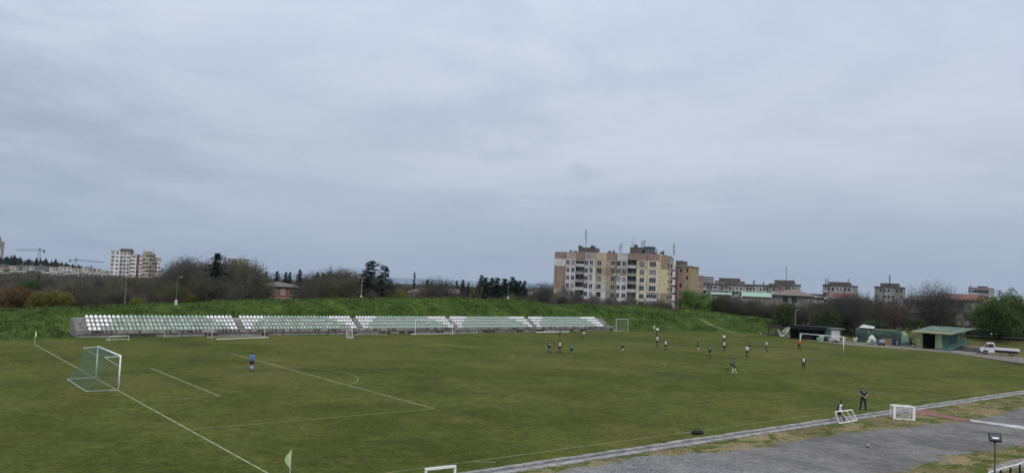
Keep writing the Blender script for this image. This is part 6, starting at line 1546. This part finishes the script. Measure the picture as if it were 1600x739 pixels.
plant('green_tree', 'leafy_tree', 'second spring-green tree cut by the right edge of the picture', 1606, 466, 190, None, .8, rz=2.2)
# far-off woods beyond the near trees, each a mass that reads as one
def wood(name, label, u0, u1, n, D0_, D1_, vfun, m_, seed, base=-1.5, wd=(3., 6.)):
    wb = MB(); r = random.Random(seed)
    for i in range(n):
        u = r.uniform(u0, u1); D = r.uniform(D0_, D1_); p, a = frame_at(u, D)
        zt = ztop(u, vfun(u)+r.gauss(0, 3.2), D); zb = max(base, hz(p.x, p.y)-.5); H_ = max(2.5, zt-zb); W_ = r.uniform(*wd)
        c0 = Vector((p.x, p.y, zb+H_*.55))
        for k in range(150):
            q = rvec(r)*r.random()**.35; c = c0+Vector((q.x*W_*.6, q.y*W_*.6, q.z*H_*.5)); d = (Vector((q.x, q.y, q.z*.5+.7))+rvec(r)*.5).normalized()*r.uniform(.5, 1.3); s_ = d.cross(rvec(r)).normalized()*r.uniform(.05, .12)
            wb.add([c-s_, c+s_, c+d], [(0, 1, 2)])
        wb.tube((p.x, p.y, zb-1), tuple(c0), .14, .05, 4, False)
    o = wb.build(name, m_, fix=False); o['kind'] = 'stuff'; tag(o, label, 'wood')
wood('bare_wood', 'brown leafless wood in front of the hillside town on the far left', -40, 262, 330, 300, 560, lambda u: 437-3*math.sin(u*.05), twig_m, 5)
wood('bare_wood', 'brown-green trees scattered among the town buildings below the hill', -40, 175, 110, 640, 835, lambda u: 424.5+.02*u, twig_g, 9, -6)
wood('bare_wood', 'brown leafless wood filling the distance behind the cedars and low houses', 255, 868, 420, 280, 620, lambda u: 440.5+.014*(u-255)+2*math.sin(u*.07), twig_m, 6)
wood('bare_wood', 'brown leafless wood filling the distance between the grey flats', 1090, 1530, 200, 280, 380, lambda u: 470-.0*(u-1090), twig_m, 7)
# conifer wood on the distant hill: one mass
wb = MB(); r = random.Random(55)
for i in range(240):
    u = r.uniform(-10, 150)*(1 if r.random() < .8 else .6); D = r.uniform(900, 1010); v0 = 407+max(0, u-20)*.098
    p, a = frame_at(u, D); z0 = ztop(u, v0+2, D)-3; H_ = r.uniform(4, 7.5)*(1.0 if u < 110 else .8)*(1.35 if r.random() < .12 else 1); wd = H_*r.uniform(.3, .8)
    for k in range(12):
        t_ = k/12; s = wd*(1-t_)+.3
        for j in range(3):
            a1 = r.uniform(0, 6.28); c = Vector((p.x, p.y, z0+H_*t_)); e = Vector((math.cos(a1), math.sin(a1), 0))*s
            wb.add([c-e+Vector((0, 0, -.4)), c+e+Vector((0, 0, -.4)), c+Vector((r.uniform(-.3, .3), r.uniform(-.3, .3), H_*.2))], [(0, 1, 2)])
o = wb.build('hill_wood', leafmat('far_conifer_mass', (.022, .030, .024)), fix=False); o['kind'] = 'stuff'; tag(o, 'far-off dark wood along the hill crest beside the monument', 'wood')
# long rough grass on the banks: one mass
gb = MB(); r = random.Random(91); cnt = 0
xa = np.array([r.uniform(-34, 172) for _ in range(130000)]); ya = np.array([r.uniform(62, 97) for _ in range(130000)])
d_, h_, s_ = interp_poly(xa, ya, RIDGE); za = height(xa, ya)
keep = (za > .12) & (d_ < 19) & (inside(xa, ya, PITCH) < -.5) & ~((ya < 82.6+.0185*(xa-6)) & (xa > 5) & (xa < 104.5))
pathd, _, _ = interp_poly(xa, ya, [(*at(1040, 496, 1.6)[:2], 0), (*at(1070, 505, 1.0)[:2], 0), (*at(1105, 512, .5)[:2], 0), (*at(1140, 517.5, .2)[:2], 0), (*at(1180, 523)[:2], 0)])
keep &= pathd > 1.0
for x, y, z in zip(xa[keep], ya[keep], za[keep]):
    n = mnoise.noise(Vector((x*.13, y*.24, 1.3))); n2 = mnoise.noise(Vector((x*.377, y*.696, 3.77)))
    if r.random() > .72+n*.6: continue
    a_ = min(1, z/1.2); z = z+a_*(n*.46+n2*.14)-.05
    hh = .10+.24*max(0, n+.35)+r.uniform(0, .11); an = r.uniform(0, 6.28); w_ = r.uniform(.05, .11); dx, dy = math.cos(an)*w_, math.sin(an)*w_
    lx, ly = r.gauss(0, .20), r.gauss(0, .20)
    gb.v += [(x-dx, y-dy, z), (x+dx, y+dy, z), (x+lx, y+ly, z+hh)]; k = len(gb.v); gb.f.append((k-3, k-2, k-1)); gb.mi.append(0); cnt += 1
gm_ = bpy.data.materials.new('long_grass_blades'); gm_.use_nodes = True; t = gm_.node_tree; B = t.nodes['Principled BSDF']; B.inputs['Roughness'].default_value = .8; B.inputs['Specular IOR Level'].default_value = .2
POS = N(t, 'ShaderNodeNewGeometry').outputs['Position']
g1, g2, g3_ = gn(.20, 5, .6, .3), gn(.9, 4, .6), gn(.05, 3, .5)
c = mixc(t, sstep(t, g1, .33, .66), (.030, .053, .012), (.062, .097, .022)); c = mixc(t, math_node(t, 'MULTIPLY', sstep(t, g2, .45, .7), .6), c, (.108, .150, .036)); c = mixc(t, math_node(t, 'MULTIPLY', sstep(t, g3_, .52, .7), .4), c, (.125, .142, .042))
t.links.new(c, B.inputs['Base Color'])
o = gb.build('long_grass', gm_, fix=False); o['kind'] = 'stuff'; tag(o, 'long lush rough grass covering the embankment slope', 'grass')
# weeds along the kerb and on the verge
vb = MB(); r = random.Random(17)
xa = np.array([r.uniform(4, 84) for _ in range(60000)]); ya = np.array([r.uniform(-16.5, -2.2) for _ in range(60000)])
md = inside(xa, ya, DIRT); mg = inside(xa, ya, GRAV)
for x, y, a1, a2 in zip(xa, ya, md, mg):
    n = mnoise.noise(Vector((x*.42, y*.7, .4)))
    if a1 < .1 or y > ky(x)-1.0: continue
    if a2 > -.1: continue
    if n < -.02 and r.random() > .12: continue
    if r.random() > .45: continue
    hh = r.uniform(.03, .08)+.06*max(0, n); an = r.uniform(0, 6.28); w_ = r.uniform(.012, .03); dx, dy = math.cos(an)*w_, math.sin(an)*w_
    vb.v += [(x-dx, y-dy, 0), (x+dx, y+dy, 0), (x+r.gauss(0, .05), y+r.gauss(0, .05), hh)]; k = len(vb.v); vb.f.append((k-3, k-2, k-1)); vb.mi.append(0)
o = vb.build('verge_weeds', leafmat('verge_weed_blades', (.125, .150, .042), .4), fix=False); o['kind'] = 'stuff'; tag(o, 'low patchy weeds growing along the kerb and verge', 'weeds')
print('grass blades', cnt, 'objects', len(COL.objects))
# ------------------------------------------------------------------ the air: a thin even haze round the whole place
hb = MB(); hb.box(-6000, 8000, -4000, 8000, -140, 160)
ho = hb.build('haze', []) if False else link('haze', hb.mesh('haze', []))
hm = bpy.data.materials.new('thin_haze'); hm.use_nodes = True; t = hm.node_tree; t.nodes.clear()
pv = N(t, 'ShaderNodeVolumePrincipled'); pv.inputs['Color'].default_value = (.80, .88, 1, 1); pv.inputs['Density'].default_value = .00004
oo = N(t, 'ShaderNodeOutputMaterial'); t.links.new(pv.outputs[0], oo.inputs['Volume'])
ho.data.materials.append(hm); ho['kind'] = 'stuff'; tag(ho, 'thin pale haze in the air over the pitch and town', 'haze')
